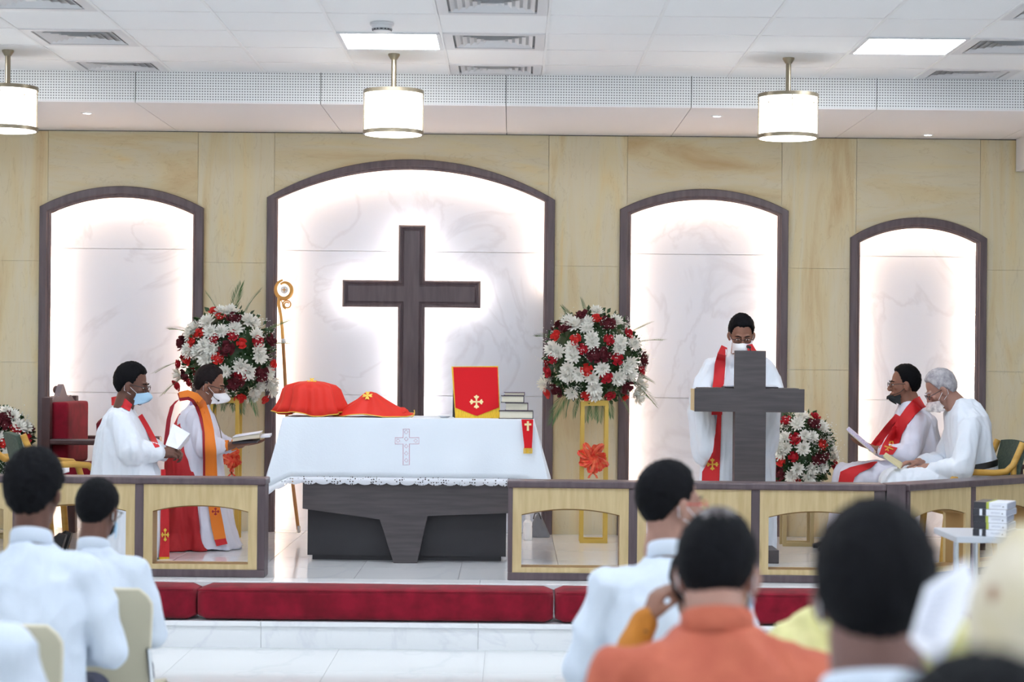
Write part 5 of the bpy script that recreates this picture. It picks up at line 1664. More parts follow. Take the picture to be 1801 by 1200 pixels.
def plastic_chair(label, loc, rz):
    t = thing('plastic_chair', label, 'chair', loc, rz, group='beige plastic chairs of the congregation')
    rws = []
    for k in range(15):
        q = k/14; z = 0.47+0.33*q
        hw = 0.215*(1-0.10*(1-q)) 
        if q > 0.82: hw -= 0.045*((q-0.82)/0.18)**2
        rws.append([Vector((hw*(j/7-1), -0.20-0.075*q-0.028*(1-(j/7-1)**2), z+(0.006*(1-(j/7-1)**2)))) for j in range(15)])
    build('backrest', MB().sheet(rws, 0.009), m_beige, t, world=False, smooth=60)
    edge = [r[0] for r in rws] + rws[-1] + [r[-1] for r in reversed(rws)]
    build('backrest_rim', MB().tube([p_+Vector((0, 0.004, 0)) for p_ in edge], 0.008, 8), m_beigee, t, world=False)
    rws = []
    for k in range(13):
        q = k/12; y = -0.215+0.44*q
        rws.append([Vector((0.215*(j/6-1), y, 0.425-0.016*(1-(j/6-1)**2)-0.03*max(0, q-0.85)/0.15+0.02*max(0, 0.15-q)/0.15)) for j in range(13)])
    build('seat', MB().sheet(rws, 0.009), m_beige, t, world=False, smooth=60)
    for s in (-1, 1):
        x = s*0.225
        build('leg_frame', MB().tube([(x*1.03, -0.235, 0.011), (x, -0.175, 0.38), (x, -0.13, 0.412), (x, 0.13, 0.412), (x, 0.18, 0.38), (x*1.03, 0.235, 0.011)], 0.011, 10), m_chrome, t, world=False, smooth=60)
        build('back_support', MB().tube([(x*0.92, -0.10, 0.408), (x*0.95, -0.20, 0.425), (x*0.9, -0.25, 0.60)], 0.009, 8), m_chrome, t, world=False)
    for y in (-0.15, 0.15): build('seat_bar', MB().tube([(-0.225, y, 0.403), (0.225, y, 0.403)], 0.009, 8), m_chrome, t, world=False)
    return t

# congregation ------------------------------------------------------------------------
sitter('man with bushy black hair in a white shirt, seated at the left', 50, 6.2, 808, m_shirt, sk_dark, m_hair,
       yaw=-0.25, lean=0.10, hair=dict(z_nape=0.035, fluff=1.9, rough=0.008), seed=1, width=1.08)
sitter('young man with short black hair and blue mask, second from left, in white shirt', 160, 7.12, 853, m_shirt, sk_dark, m_hair,
       yaw=-0.3, lean=0.12, pitch=0.2, hair=dict(z_nape=0.04, fluff=1.1), seed=2, width=1.05, mask=m_maskb, specs=m_specs)
sitter('person in a white shirt at the bottom left corner, only the shoulder showing', -105, 4.7, 880, m_shirt, sk_dark, m_hair,
       lean=0.02, seed=3, width=1.06)
t3, Mh3, J3 = sitter('man in a white shirt with red spectacles looking to the right', 1180, 5.9, 823, m_shirt, sk_light, m_hair,
       yaw=-1.15, pitch=0.05, lean=0.10, seed=4, width=1.08, hair=dict(z_front=0.205, z_nape=0.03, fluff=0.9), mask=m_maskk, specs=m_specr)
t4, Mh4, J4 = sitter('person in a mustard dress with black hair and a wrist watch, behind the orange kurta', 1238, 4.95, 975, m_mustard, sk_mid, m_hair,
       yaw=0.15, pitch=0.25, lean=0.10, seed=5, arms='raise', hair=dict(z_nape=0.0, fluff=1.4), width=0.95, collar=False)
t5, Mh5, J5 = sitter('man in an orange kurta with thinning hair and a pale blue mask', 1268, 4.0, 917, m_kurta, sk_light, m_hair,
       yaw=-0.35, pitch=0.20, lean=0.10, seed=6, width=1.15, sink=0.05, neckw=1.1, hair=dict(z_nape=0.03, bald=0.0, fluff=0.7), mask=m_maskb)
t6, Mh6, J6 = sitter('man with thick black hair and white collar, largest head in the foreground', 1537, 3.05, 908, m_shirt, sk_back, m_hair,
       yaw=-0.12, pitch=0.02, lean=0.0, seed=7, width=1.05, neckw=1.22, sink=0.01, hair=dict(z_nape=0.02, fluff=1.35), mask=m_maskb)
# wrist watch
def world_build(name, mb, m, t, **k):
    WMs = WM[t.name]; WM[t.name] = Matrix.Identity(4); o = build(name, mb, m, t, **k); WM[t.name] = WMs; return o
wr = J4(-0.165, 0.03, 1.12); el = J4(-0.27, 0.03, 0.90); ax_ = (wr-el).normalized()
c0_ = wr-ax_*0.035; xx, yy_ = frame_from(ax_)
world_build('wrist_watch', MB().loft([[c0_+ax_*z+(xx*math.cos(a)+yy_*math.sin(a))*r for a in [2*PI*k/20 for k in range(20)]] for r, z in ((0.031, -0.012), (0.036, -0.010), (0.036, 0.010), (0.031, 0.012))]), m_watch, t4)
# bald crown patch of the man in orange: thinner hair showing the scalp
def sitter_crown(t, Mh, m):
    b = MB()
    rws = []
    for i in range(9):
        r = i/8*0.045
        rws.append([Mh @ Vector((r*math.cos(a), -0.030+r*math.sin(a)*1.1, 0)) for a in [2*PI*k/24 for k in range(25)]])
    out = []
    inv = Mh.inverted()
    for i, r_ in enumerate(rws):
        row = []
        for p in r_:
            q = inv @ p
            dx, dy = q.x/0.076, (q.y+0.012)/0.096
            k = math.sqrt(max(0, 1-dx*dx-dy*dy))
            lift = 0.0145*(1-(i/8)**3*0.5)
            n = Vector((dx, dy, k))
            row.append(Mh @ (Vector((0.076*dx, -0.012+0.096*dy, 0.138+0.098*k))+n*lift))
        out.append(row)
    return world_build('thin_crown', MB().sheet(out, 0.003), m, t, smooth=60)
sitter_crown(t5, Mh5, mat('scalp_thin_hair', '#5b5052', 0.5, color2='#2a2527', vscale=70))

for (lb, u, d, rz) in (('beige plastic chair of the man with bushy hair', 18, 6.12, 0.03), ('beige plastic chair of the young man, second from left', 178, 7.05, 0.05),
                       ('beige plastic chair out of sight under the bottom left shoulder', -110, 4.62, 0.0), ('beige plastic chair of the man with red spectacles', 1172, 5.82, -0.02),
                       ('beige plastic chair under the person in mustard', 1238, 4.90, 0.0), ('beige plastic chair under the man in the orange kurta', 1268, 3.92, 0.0),
                       ('beige plastic chair under the man with the largest head', 1537, 2.97, 0.0)):
    p = W(u, 1100, d)
    plastic_chair(lb, (p.x, d-0.02, 0), rz)

# women with covered heads
def shrouded(label, u, d, crown_v, m, skin, seed, lean=0.08, yaw=0.0, pitch=0.2, wide=1.0, arms='lap', turn=0.0, sink=0.0):
    t, Mh, J = sitter(label, u, d, crown_v+0.016*3502/d, m, skin, m_hair, yaw=yaw, pitch=pitch, lean=lean, seed=seed, cover=True, collar=False, arms=arms, turn=turn, sink=sink)
    b = MB()
    # cloth over head and shoulders, open at the face
    b.ell((0, -0.018, 0.135), (0.090, 0.104, 0.112), Mh, 30, 20)
    n = J(0, -0.01, 1.02)
    hb = Mh @ Vector((0, -0.03, 0.05))
    b.loft([ring_ell((J(0, 0, z).x, J(0, 0, z).y+dy, z), rx*wide, ry, 48, 7, am, seed) for z, rx, ry, am, dy in
            ((0.60, 0.25, 0.19, 0.06, 0.0), (0.72, 0.255, 0.185, 0.05, 0.0), (0.85, 0.25, 0.17, 0.035, 0), (0.94, 0.23, 0.15, 0.02, 0), (1.00, 0.185, 0.125, 0.01, 0), (1.05, 0.13, 0.105, 0.01, -0.005))] +
           [ring_ell(hb + Vector((0, -0.005, 0.0)), 0.10, 0.098, 48), ring_ell(hb + Vector((0, 0, 0.06)), 0.088, 0.09, 48)])
    me = blob(b, 0.009, 3, lambda p, f=fold(0.018, 7, 7, 2.5, seed), g=fold(0.008, 16, 16, 5, seed): f(p)+g(p))
    # open the front: push the hood behind the face
    inv = Mh.inverted()
    for v in me.vertices:
        q = inv @ v.co
        if q.y > 0.045 and -0.03 < q.z < 0.19 and abs(q.x) < 0.075:
            v.co = Mh @ Vector((q.x*0.8, 0.045+(q.y-0.045)*0.1, q.z))
    put('head_shawl', me, m, t, world=False)
    WMs = WM[t.name]; WM[t.name] = Matrix.Identity(4); face_bits(t, Mh, m_hair); WM[t.name] = WMs
    return t, Mh, J
shrouded('woman under a pale yellow shawl, mostly hidden by the largest head', 1562, 4.62, 905, m_yellow, sk_mid, 21, wide=1.38, sink=0.06)
t8, Mh8, J8 = shrouded('woman in a cream floral head scarf at the lower right, holding a paper sheet', 1862, 2.32, 938, m_floral, sk_light, 22, wide=1.35, sink=0.02, arms='hold', lean=0.02)
sitter('person at the bottom right corner, only black hair showing', 1752, 1.45, 1205, m_shirt, sk_mid, m_hair, seed=9, hair=dict(fluff=0.8))
for (lb, u, d) in (('beige plastic chair under the woman in the yellow shawl', 1562, 4.55), ('beige plastic chair under the woman in the floral scarf', 1862, 2.24), ('beige plastic chair below the bottom right corner', 1752, 1.37)):
    p = W(u, 1100, d); plastic_chair(lb, (p.x, d-0.02, 0), 0.0)
# paper sheet held by the woman in the floral scarf
Yp = 2.68
cs = [W(1692, 982, Yp+0.05), W(1712, 1010, Yp+0.05), W(1655, 1172, Yp-0.02), W(1599, 1128, Yp-0.02)]
cs = [W(1628, 1032, Yp), W(1700, 984, Yp+0.03), W(1716, 1040, Yp+0.03), W(1648, 1172, Yp-0.03), W(1600, 1125, Yp-0.03)]
t = thing('paper_sheet', 'large folded white paper sheet held up beside the floral scarf', 'paper', W(1655, 1080, Yp))
b = MB(); back = [p_+Vector((0.004, 0.006, 0)) for p_ in cs]
n = 5
b.add(cs+back, [tuple(range(n)), tuple(range(2*n-1, n-1, -1))]+[(i, n+i, n+(i+1) % n, (i+1) % n) for i in range(n)])
build('sheet', b, m_paper, t, smooth=None)
lnm = mat('faint_print', '#c3c9dc', 0.8)
b = MB()
for k in range(9):
    q = 0.16+0.08*k
    a_, c_ = cs[0].lerp(cs[4], q).lerp(cs[1].lerp(cs[3], q), 0.15), cs[0].lerp(cs[4], q).lerp(cs[1].lerp(cs[3], q), 0.80)
    b.tube([a_-Vector((0, 0.001, 0)), c_-Vector((0, 0.001, 0))], 0.0010, 4)
build('printed_lines', b, lnm, t, kind='stuff')

# ---- clergy -------------------------------------------------------------------------
def hands_and_arms(b, arms_, s=1.0):
    for (sh, el, wr, fwd, up, side, curl, th) in arms_:
        b.chain([sh, el, wr], (0.038, 0.034, 0.027))
        hand_shapes(b, Matrix.Translation(Vector(wr)) @ hframe(fwd, up), curl, side, thumb=th, s=s)

def clergy(label, root, rz, neck, head, skin, hairm, arms_, torso, hairk, s=1.0):
    t = thing('person', label, 'person', root, rz)
    Mh = headM(neck, **head)
    b = MB(); head_shapes(b, Mh)
    nk = Vector(neck)
    b.chain([nk+Vector((0, -0.01, -0.08)), nk+Vector((0, 0.0, 0.0)), Mh @ Vector((0, -0.02, 0.06))], (0.050, 0.054, 0.053), n=18)
    b.loft([ring_ell(c, rx, ry) for c, rx, ry in torso])
    hands_and_arms(b, arms_)
    put('body', blob(b, 0.005, 1), skin, t, world=False)
    put('hair', hair_mesh(Mh, **hairk), hairm, t, world=False)
    WMs = WM[t.name]; WM[t.name] = Matrix.Identity(4); face_bits(t, Mh, hairm if hairm is not m_hairgr else m_hairgr); WM[t.name] = WMs
    return t, Mh
def robe(t, name, rings, sleeves, m, voxel=0.008, amp=0.013, seed=0, extra=None, sz=2.0, nf=9):
    c = MB()
    c.loft([ring_ell(cc_, rx, ry, 72, nf, am, seed+0.3*k, 0.9) for k, (cc_, rx, ry, am) in enumerate(rings)])
    for chn, rs in sleeves: c.chain([Vector(p) for p in chn], rs, n=20)
    if extra: extra(c)
    me = blob(c, voxel, 3, lambda p, f=fold(amp, 9, 9, sz, seed), g=fold(amp*0.4, 22, 22, 5, seed+1): f(p)+g(p))
    for v in me.vertices:
        if v.co.z < 0.003: v.co.z = 0.003
    return put(name, me, m, t, world=False)
V = Vector

# A: kneeling, white surplice, seen from his right side
A, MA = clergy('kneeling clergyman in a white surplice with a blue mask, left of the other kneeling man', (W(214, 900, 12.62).x, 12.62, PZ), -PI/2,
    (0, -0.005, 0.945), dict(yaw=-0.12, pitch=0.22, fwd=0.035, s=1.06, rise=0.03), sk_dark, m_hair,
    [(V((0.15, 0.0, 0.88)), V((0.19, 0.10, 0.64)), V((0.07, 0.26, 0.665)), V((-0.1, 0.9, 0.1)), V((0.8, 0, 0.6)), -1, 0.75, 0.5),
     (V((-0.15, 0.0, 0.88)), V((-0.19, 0.12, 0.64)), V((-0.05, 0.27, 0.65)), V((0.1, 0.9, 0.1)), V((-0.8, 0, 0.6)), 1, 0.7, 0.5)],
    [((0, 0.0, 0.05), 0.12, 0.10), ((0, -0.02, 0.45), 0.15, 0.12), ((0, 0, 0.65), 0.13, 0.10), ((0, 0, 0.82), 0.13, 0.08), ((0, 0, 0.88), 0.07, 0.05)], dict(z_front=0.185, z_nape=0.035, fluff=1.0, seed=31))
rA = robe(A, 'surplice', [((0, 0.045, 0.004), 0.27, 0.25, 0.05), ((0, 0.04, 0.10), 0.26, 0.245, 0.045), ((0, 0.03, 0.30), 0.245, 0.245, 0.035), ((0, 0.025, 0.50), 0.235, 0.225, 0.025), ((0, 0.01, 0.66), 0.225, 0.185, 0.018),
     ((0, -0.01, 0.80), 0.205, 0.135, 0.008), ((0, -0.012, 0.88), 0.165, 0.105, 0.0), ((0, -0.008, 0.925), 0.10, 0.078, 0), ((0, 0.0, 0.95), 0.070, 0.064, 0)],
    [([(0.14, 0.0, 0.86), (0.19, 0.10, 0.68), (0.10, 0.235, 0.665)], (0.075, 0.095, 0.050)), ([(-0.14, 0.0, 0.86), (-0.19, 0.10, 0.68), (-0.08, 0.235, 0.655)], (0.075, 0.095, 0.050))], m_surp, seed=1)
W_ = WM[A.name]
def in_local(t, fn):
    WMs = WM[t.name]; WM[t.name] = Matrix.Identity(4); r = fn(); WM[t.name] = WMs; return r
in_local(A, lambda: (build('face_mask', mask_mesh(MA, z1=0.096, puff=0.012), m_maskb, A, smooth=60), [build('ear_loop', strap(MA, 0.075, 0.115, s), m_mask, A) for s in (-1, 1)], spectacles(A, MA, m_specs)))
shoe(A, (0.08, -0.42, 0.10), (0, -0.3, -1)); shoe(A, (-0.08, -0.42, 0.10), (0, -0.3, -1))
bA = bvh_world([rA])
build('stole', lay(bA, [((196, 699), (197, 713)), ((208, 697), (206, 714)), ((222, 702), (217, 718)), ((233, 712), (228, 724))], 0.012, 0.004), m_stole, A)
build('stole', lay(bA, [((243, 733), (250, 728)), ((254, 752), (262, 748)), ((266, 775), (275, 772)), ((273, 788), (281, 786))], 0.006, 0.004), m_stole, A)
# the end of the stole hanging to the floor in front of him
rows_ = [[W(l+(r-l)*j/4, v, 12.50+0.02*math.sin(v*0.05+j*0.6)) for j in range(5)] for l, r, v in ((283, 291, 826), (283, 292, 845), (283, 294, 870), (283, 296, 895), (282, 297, 920), (282, 298, 945), (281, 298, 965), (280, 298, 980))]
build('stole', MB().sheet(rows_, 0.004), m_stole, A)
build('stole_fringe', MB().sheet([[W(280+18*j/4, v, 12.50+0.02*math.sin(v*0.05+j*0.6)) for j in range(5)] for v in (980, 983, 987)], 0.004), m_fringe, A)
flory_cross(290.5, 941, 12, 0.002, 'gold_cross', A, m_goldtr, lambda u, v: W(u, v, 12.475), 0.6)
# booklet in his hands
t = thing('white_booklet', 'white open booklet held by the clergyman in the blue mask', 'booklet', W(310, 775, 12.6))
b = MB()
for (P4) in ([W(291, 783, 12.58), W(304, 745, 12.66), W(334, 763, 12.62), W(312, 790, 12.54)], [W(312, 790, 12.54), W(334, 763, 12.62), W(331, 775, 12.72), W(314, 793, 12.66)]):
    back = [p_+V((0.003, 0.005, -0.003)) for p_ in P4]
    b.add(P4+back, [(0, 1, 2, 3), (7, 6, 5, 4), (0, 4, 5, 1), (1, 5, 6, 2), (2, 6, 7, 3), (3, 7, 4, 0)])
build('pages', b, m_paper, t, smooth=None)

# B: kneeling, alb with orange stole and red cope
B, MB_ = clergy('kneeling clergyman with an orange and red stole, holding books over the altar rail', (W(350, 900, 13.25).x, 13.25, PZ), -PI/2,
    (0, -0.01, 0.955), dict(yaw=-0.12, pitch=0.30, fwd=0.04, s=1.02, rise=0.02), sk_mid, m_hairbr,
    [(V((0.15, 0.0, 0.88)), V((0.19, 0.10, 0.66)), V((0.10, 0.235, 0.690)), V((-0.2, 1, 0.08)), V((0.1, 0, -1)), 1, 0.12, 0.2),
     (V((-0.15, 0.0, 0.88)), V((-0.19, 0.12, 0.66)), V((-0.04, 0.27, 0.69)), V((0.2, 1, 0.08)), V((0, 0, -1)), -1, 0.12, 0.2)],
    [((0, 0.0, 0.05), 0.12, 0.10), ((0, -0.02, 0.45), 0.15, 0.12), ((0, 0, 0.65), 0.13, 0.10), ((0, 0, 0.82), 0.13, 0.08), ((0, 0, 0.88), 0.07, 0.05)], dict(z_front=0.200, z_nape=0.035, fluff=0.7, seed=32))
rB = robe(B, 'alb', [((0, 0.10, 0.004), 0.24, 0.185, 0.07), ((0, 0.09, 0.05), 0.23, 0.175, 0.06), ((0, 0.07, 0.16), 0.21, 0.160, 0.05), ((0, 0.04, 0.34), 0.19, 0.155, 0.04), ((0, 0.01, 0.50), 0.185, 0.15, 0.02), ((0, -0.02, 0.66), 0.19, 0.155, 0.015),
     ((0, -0.025, 0.80), 0.19, 0.145, 0.006), ((0, -0.022, 0.88), 0.165, 0.115, 0.0), ((0, -0.015, 0.93), 0.10, 0.08, 0), ((0, -0.005, 0.96), 0.068, 0.062, 0)],
    [([(0.14, 0.0, 0.86), (0.19, 0.08, 0.68), (0.13, 0.17, 0.685)], (0.075, 0.080, 0.042)), ([(-0.14, 0.0, 0.86), (-0.19, 0.08, 0.68), (-0.10, 0.20, 0.68)], (0.075, 0.080, 0.042))], m_alb, seed=2)
rC = robe(B, 'red_cope', [((0.02, -0.10, 0.004), 0.285, 0.24, 0.10), ((0.02, -0.10, 0.03), 0.275, 0.225, 0.09), ((0.02, -0.09, 0.12), 0.235, 0.175, 0.07), ((0.02, -0.08, 0.28), 0.212, 0.150, 0.05), ((0.01, -0.08, 0.48), 0.195, 0.135, 0.03), ((0, -0.085, 0.66), 0.19, 0.135, 0.01), ((0, -0.065, 0.80), 0.175, 0.115, 0), ((0, -0.05, 0.89), 0.13, 0.08, 0)], [], m_cope, seed=3, amp=0.012, nf=7)
in_local(B, lambda: (build('face_mask', mask_mesh(MB_, z1=0.098, puff=0.022, point=0.012), m_mask, B, smooth=60), [build('ear_loop', strap(MB_, 0.075, 0.115, s), m_mask, B) for s in (-1, 1)], spectacles(B, MB_, m_specs)))
in_local(B, lambda: build('headset_microphone', MB().tube([MB_ @ V(p) for p in ((0.082, -0.005, 0.125), (0.084, 0.010, 0.110), (0.082, 0.035, 0.080), (0.070, 0.075, 0.050), (0.052, 0.098, 0.040))], 0.0022, 6).ell((0.050, 0.100, 0.039), (0.006, 0.007, 0.006), MB_, 8, 6).ell((0.082, -0.004, 0.125), (0.006, 0.012, 0.014), MB_, 8, 6), m_black, B))
in_local(B, lambda: build('lilac_collar', MB().loft([[V((r*math.cos(a), -0.004+r*math.sin(a), z+0.014*math.cos(a+PI/2))) for a in [2*PI*k/28 for k in range(28)]] for r, z in ((0.066, 0.925), (0.064, 0.955), (0.059, 0.985), (0.055, 0.985), (0.055, 0.93))]), m_lilac, B))
shoe(B, (0.10, -0.40, 0.10), (0, -0.3, -1)); shoe(B, (-0.06, -0.40, 0.10), (0, -0.3, -1))
bB = bvh_world([rB])
build('stole_lining', lay(bB, [((312, 692), (316, 706)), ((326, 689), (330, 704)), ((343, 694), (336, 706)), ((353, 706), (343, 716)), ((360, 728), (350, 734)), ((365, 755), (356, 760)), ((368, 790), (357, 795)), ((368, 840), (357, 842))], 0.012, 0.004), m_stole2, B)
build('orange_stole', lay(bB, [((314, 690), (316, 700)), ((330, 686), (332, 698)), ((348, 692), (341, 703)), ((361, 706), (350, 716)), ((369, 730), (356, 736)), ((376, 758), (360, 762)), ((380, 792), (361, 796)), ((382, 840), (361, 842)), ((383, 870), (364, 872)), ((388, 900), (368, 902)), ((393, 925), (372, 928)), ((397, 947), (377, 950))], 0.019, 0.004), m_orange, B)
build('stole_tip', lay(bB, [((397, 947), (377, 950)), ((400, 957), (381, 961))], 0.019, 0.004), m_stole, B)
build('stole_lining', lay(bB, [((316, 702), (308, 706)), ((307, 712), (299, 716)), ((301, 735), (293, 738)), ((298, 760), (290, 762)), ((297, 785), (287, 787))], 0.008, 0.004), m_stole2, B)
flory_cross(379, 900, 7, 0.002, 'brown_cross', B, m_stole2, lambda u, v: W(u, v, 13.0))
in_local(B, lambda: build('pectoral_chain', MB().tube([V(p) for p in ((0.03, 0.10, 0.90), (0.02, 0.135, 0.80), (0.01, 0.15, 0.72), (0.01, 0.155, 0.68))], 0.003, 6).box((0.004, 0.150, 0.64), (0.016, 0.158, 0.69)).box((-0.004, 0.151, 0.665), (0.024, 0.157, 0.677)), m_brass, B))
in_local(B, lambda: [build('orange_cuff', MB().loft([[V((cx, y, z))+V((r*math.cos(a), 0, r*math.sin(a))) for a in [2*PI*k/20 for k in range(20)]] for y, z, r in ((y0, z0, 0.040), (y0+0.045, z0+0.008, 0.035), (y0+0.045, z0+0.008, 0.030), (y0, z0, 0.034))]), m_orange, B) for cx, y0, z0 in ((0.128, 0.165, 0.682), (-0.07, 0.205, 0.682))])
# books in B's hands
t = thing('prayer_book', 'thick pale prayer book held open by the clergyman with the orange stole', 'book', W(440, 775, 13.2))
def slab(u0, v0, u1, v1, th, Y, dy, m, nm, tt):
    a_, c_ = W(u0, v0, Y), W(u1, v1, Y)
    P4 = [a_, c_, c_+V((0, dy, 0.01)), a_+V((0, dy, 0.01))]
    bt = [p_-V((0, 0, th)) for p_ in P4]
    return build(nm, MB().add(P4+bt, [(0, 1, 2, 3), (7, 6, 5, 4), (0, 4, 5, 1), (1, 5, 6, 2), (2, 6, 7, 3), (3, 7, 4, 0)]), m, tt, smooth=None)
slab(408, 778, 452, 776, 0.012, 13.06, 0.16, m_cover2, 'lower_cover', t)
slab(409, 770, 456, 763, 0.026, 13.06, 0.16, m_pages, 'pages', t)
slab(408.5, 769, 457, 761.6, 0.003, 13.055, 0.17, m_paper, 'upper_cover', t)
t = thing('paper_sheet', 'small white sheet sticking out of the prayer book near the altar', 'paper', W(466, 770, 13.12))
slab(458, 767, 475, 765.6, 0.014, 13.10, 0.10, m_paper, 'sheet', t)

# E: standing at the lectern, facing the camera
YE = 13.13; sE = F/YE
E, ME = clergy('standing clergyman with white mask reading at the cross shaped lectern', (W(1297, 900, YE).x, YE, PZ), PI,
    (0, 0.035, 1.335), dict(yaw=0.0, pitch=0.42, fwd=0.04, s=1.0, rise=0.015), sk_mid, m_hair,
    [(V((0.17, 0.0, 1.25)), V((0.29, 0.10, 1.02)), V((0.175, 0.30, 1.085)), V((-0.5, 0.9, 0.0)), V((0.2, 0, 1)), -1, 0.25, 0.3),
     (V((-0.17, 0.0, 1.25)), V((-0.27, 0.10, 1.02)), V((-0.15, 0.28, 1.085)), V((0.5, 0.9, 0.0)), V((-0.2, 0, 1)), 1, 0.25, 0.3)],
    [((0, 0, 0.06), 0.12, 0.09), ((0, 0, 0.6), 0.14, 0.10), ((0, 0, 0.9), 0.15, 0.11), ((0, 0, 1.1), 0.14, 0.10), ((0, 0.01, 1.18), 0.14, 0.08), ((0, 0.02, 1.26), 0.07, 0.05)], dict(z_front=0.186, z_nape=0.04, fluff=1.0, seed=33))
rE = robe(E, 'surplice', [((0, 0, 0.004), 0.255, 0.20, 0.06), ((0, 0, 0.15), 0.25, 0.195, 0.05), ((0, 0, 0.45), 0.245, 0.185, 0.04), ((0.0, 0, 0.75), 0.235, 0.175, 0.025), ((0, 0, 0.95), 0.225, 0.165, 0.015),
     ((0, 0.0, 1.12), 0.215, 0.150, 0.008), ((0, 0.0, 1.22), 0.195, 0.125, 0.0), ((0, 0.012, 1.28), 0.135, 0.095, 0), ((0, 0.03, 1.325), 0.072, 0.066, 0)],
    [([(0.165, 0.0, 1.22), (0.265, 0.08, 1.02), (0.20, 0.22, 1.055)], (0.08, 0.085, 0.055)), ([(-0.165, 0.0, 1.22), (-0.235, 0.08, 1.02), (-0.18, 0.22, 1.055)], (0.08, 0.080, 0.055)),
     ([(0.285, 0.06, 0.95), (0.215, 0.05, 0.66)], (0.070, 0.085)), ([(0.255, 0.14, 0.98), (0.20, 0.14, 0.70)], (0.06, 0.075)), ([(-0.20, 0.08, 0.98), (-0.175, 0.07, 0.72)], (0.075, 0.075))], m_surp, seed=4)
in_local(E, lambda: (build('face_mask', mask_mesh(ME, z1=0.100, puff=0.014), m_mask, E, smooth=60), [build('ear_loop', strap(ME, 0.078, 0.125, s), m_mask, E) for s in (-1, 1)], spectacles(E, ME, m_specs)))
shoe(E, (0.10, 0.02, 0.078), (0, 1, 0)); shoe(E, (-0.10, 0.02, 0.078), (0, 1, 0))
bE = bvh_world([rE])
build('stole', lay(bE, [((1269, 607), (1279, 612)), ((1262, 622), (1278, 626)), ((1257, 640), (1276, 642)), ((1255, 665), (1274, 667)), ((1252, 690), (1272, 692)), ((1252, 730), (1270, 730))], 0.008, 0.004), m_stole, E)
build('stole_edge', lay(bE, [((1276, 614), (1278, 615)), ((1276, 640), (1278, 640)), ((1274, 665), (1276, 665))], 0.011, 0.003), m_mask, E)
build('stole', lay(bE, [((1313, 607), (1323, 605)), ((1316, 622), (1332, 620)), ((1317, 640), (1336, 640)), ((1318, 700), (1337, 700))], 0.008, 0.004), m_stole, E)
build('stole', lay(bE, [((1262, 720), (1269, 720)), ((1259, 760), (1268, 760)), ((1254, 795), (1267, 795)), ((1244, 815), (1266, 815)), ((1235, 830), (1265, 830)), ((1233, 870), (1264, 870))], 0.010, 0.004, depth=None), m_stole, E)
sE_ = bvh_world([o for o in E.children if o.name.startswith('stole')])
def onE(u, v):
    h = sE_.ray_cast(CAM, ray(u, v)); d_ = ray(u, v)
    return h[0]-d_*0.006 if h[0] is not None else W(u, v, 12.80)
flory_cross(1253, 817, 11, 0.002, 'gold_cross', E, m_goldtr, onE)
t = thing('service_book', 'open service book lying on the lectern desk behind the cross', 'book', (W(1319, 684, YL+0.15).x, YL+0.16, z_at+0.005))
build('cover', MB().box((-0.17, -0.10, 0.0), (0.17, 0.10, 0.006)), m_cover2, t, world=False, smooth=None)
build('pages', MB().box((-0.16, -0.095, 0.006), (-0.004, 0.095, 0.018)).box((0.004, -0.095, 0.006), (0.16, 0.095, 0.018)), m_paper, t, world=False, smooth=None, bevel=0.003)

# C and D: seated, facing left
def seated_clergy(label, root, skin, hairm, hairk, head, neck, back, m, seed, arms_, capes=None, lapz=0.50, knee=0.50, wide=0.19, dz=0.0, dy=0.0):
    tt, Mh = clergy(label, root, PI/2, neck, head, skin, hairm, arms_,
        [((0, -0.03, 0.45), 0.14, 0.11), ((0, -0.03, 0.60), 0.14, 0.11), ((0, back[0], 0.75), 0.135, 0.10), ((0, back[1], 0.85), 0.13, 0.08), ((0, back[2], 0.91), 0.07, 0.05)], hairk)
    def extra(c):
        for sg in (-1, 1):
            c.chain([V((sg*0.09, 0.0, lapz+0.02)), V((sg*0.13, knee-0.04, lapz)), V((sg*0.13, knee, 0.13))], (0.105, 0.092, 0.085), n=18)
        c.chain([V((0, 0.02, lapz)), V((0, knee-0.06, lapz-0.03)), V((0, knee-0.03, 0.14))], (0.10, 0.085, 0.075), n=18)
        c.ell((0, -0.02, 0.50), (0.20, 0.17, 0.11))
    r = robe(tt, 'cassock', [((0, -0.03, 0.44), wide, 0.165, 0.0), ((0, -0.035, 0.55), wide, 0.16, 0.01), ((0, (back[0]-0.03)/2-0.01, 0.66), wide-0.002, 0.15, 0.012), ((0, back[0], 0.76+dz*0.5), wide+0.005, 0.148, 0.01), ((0, back[1], 0.86+dz), wide-0.01, 0.135, 0.0),
         ((0, back[2], 0.925+dz), 0.135, 0.10, 0), ((0, back[2]+0.01+dy, 0.965+dz), 0.08, 0.072, 0)],
         [([a[0]+V((0, 0, -0.01)), a[1]+V((0, 0, 0.01)), a[2].lerp(a[1], 0.22)], (0.076, 0.070, 0.045)) for a in arms_], m, seed=seed, extra=extra, sz=4)
    return tt, Mh, r
rootC = (W(1612, 900, 13.55).x, 13.55, PZ)
C_p, MC, rC_ = seated_clergy('seated clergyman in a red stole with a black mask on his chin', rootC, sk_mid, m_hair, dict(z_front=0.198, z_nape=0.015, fluff=1.0, seed=34),
    dict(yaw=0.05, pitch=0.06, fwd=0.045, s=1.0, rise=0.0), (0, 0.04, 1.02), (0.0, 0.02, 0.03), m_alb, 5,
    [(V((-0.16, 0.02, 0.88)), V((-0.22, 0.10, 0.66)), V((-0.10, 0.29, 0.69)), V((0.15, 1, 0.25)), V((0.0, 0.2, -1)), -1, 0.2, 0.2),
     (V((0.16, 0.02, 0.88)), V((0.22, 0.10, 0.66)), V((0.10, 0.29, 0.69)), V((-0.15, 1, 0.25)), V((0.0, 0.2, -1)), 1, 0.2, 0.2)], dz=0.045)
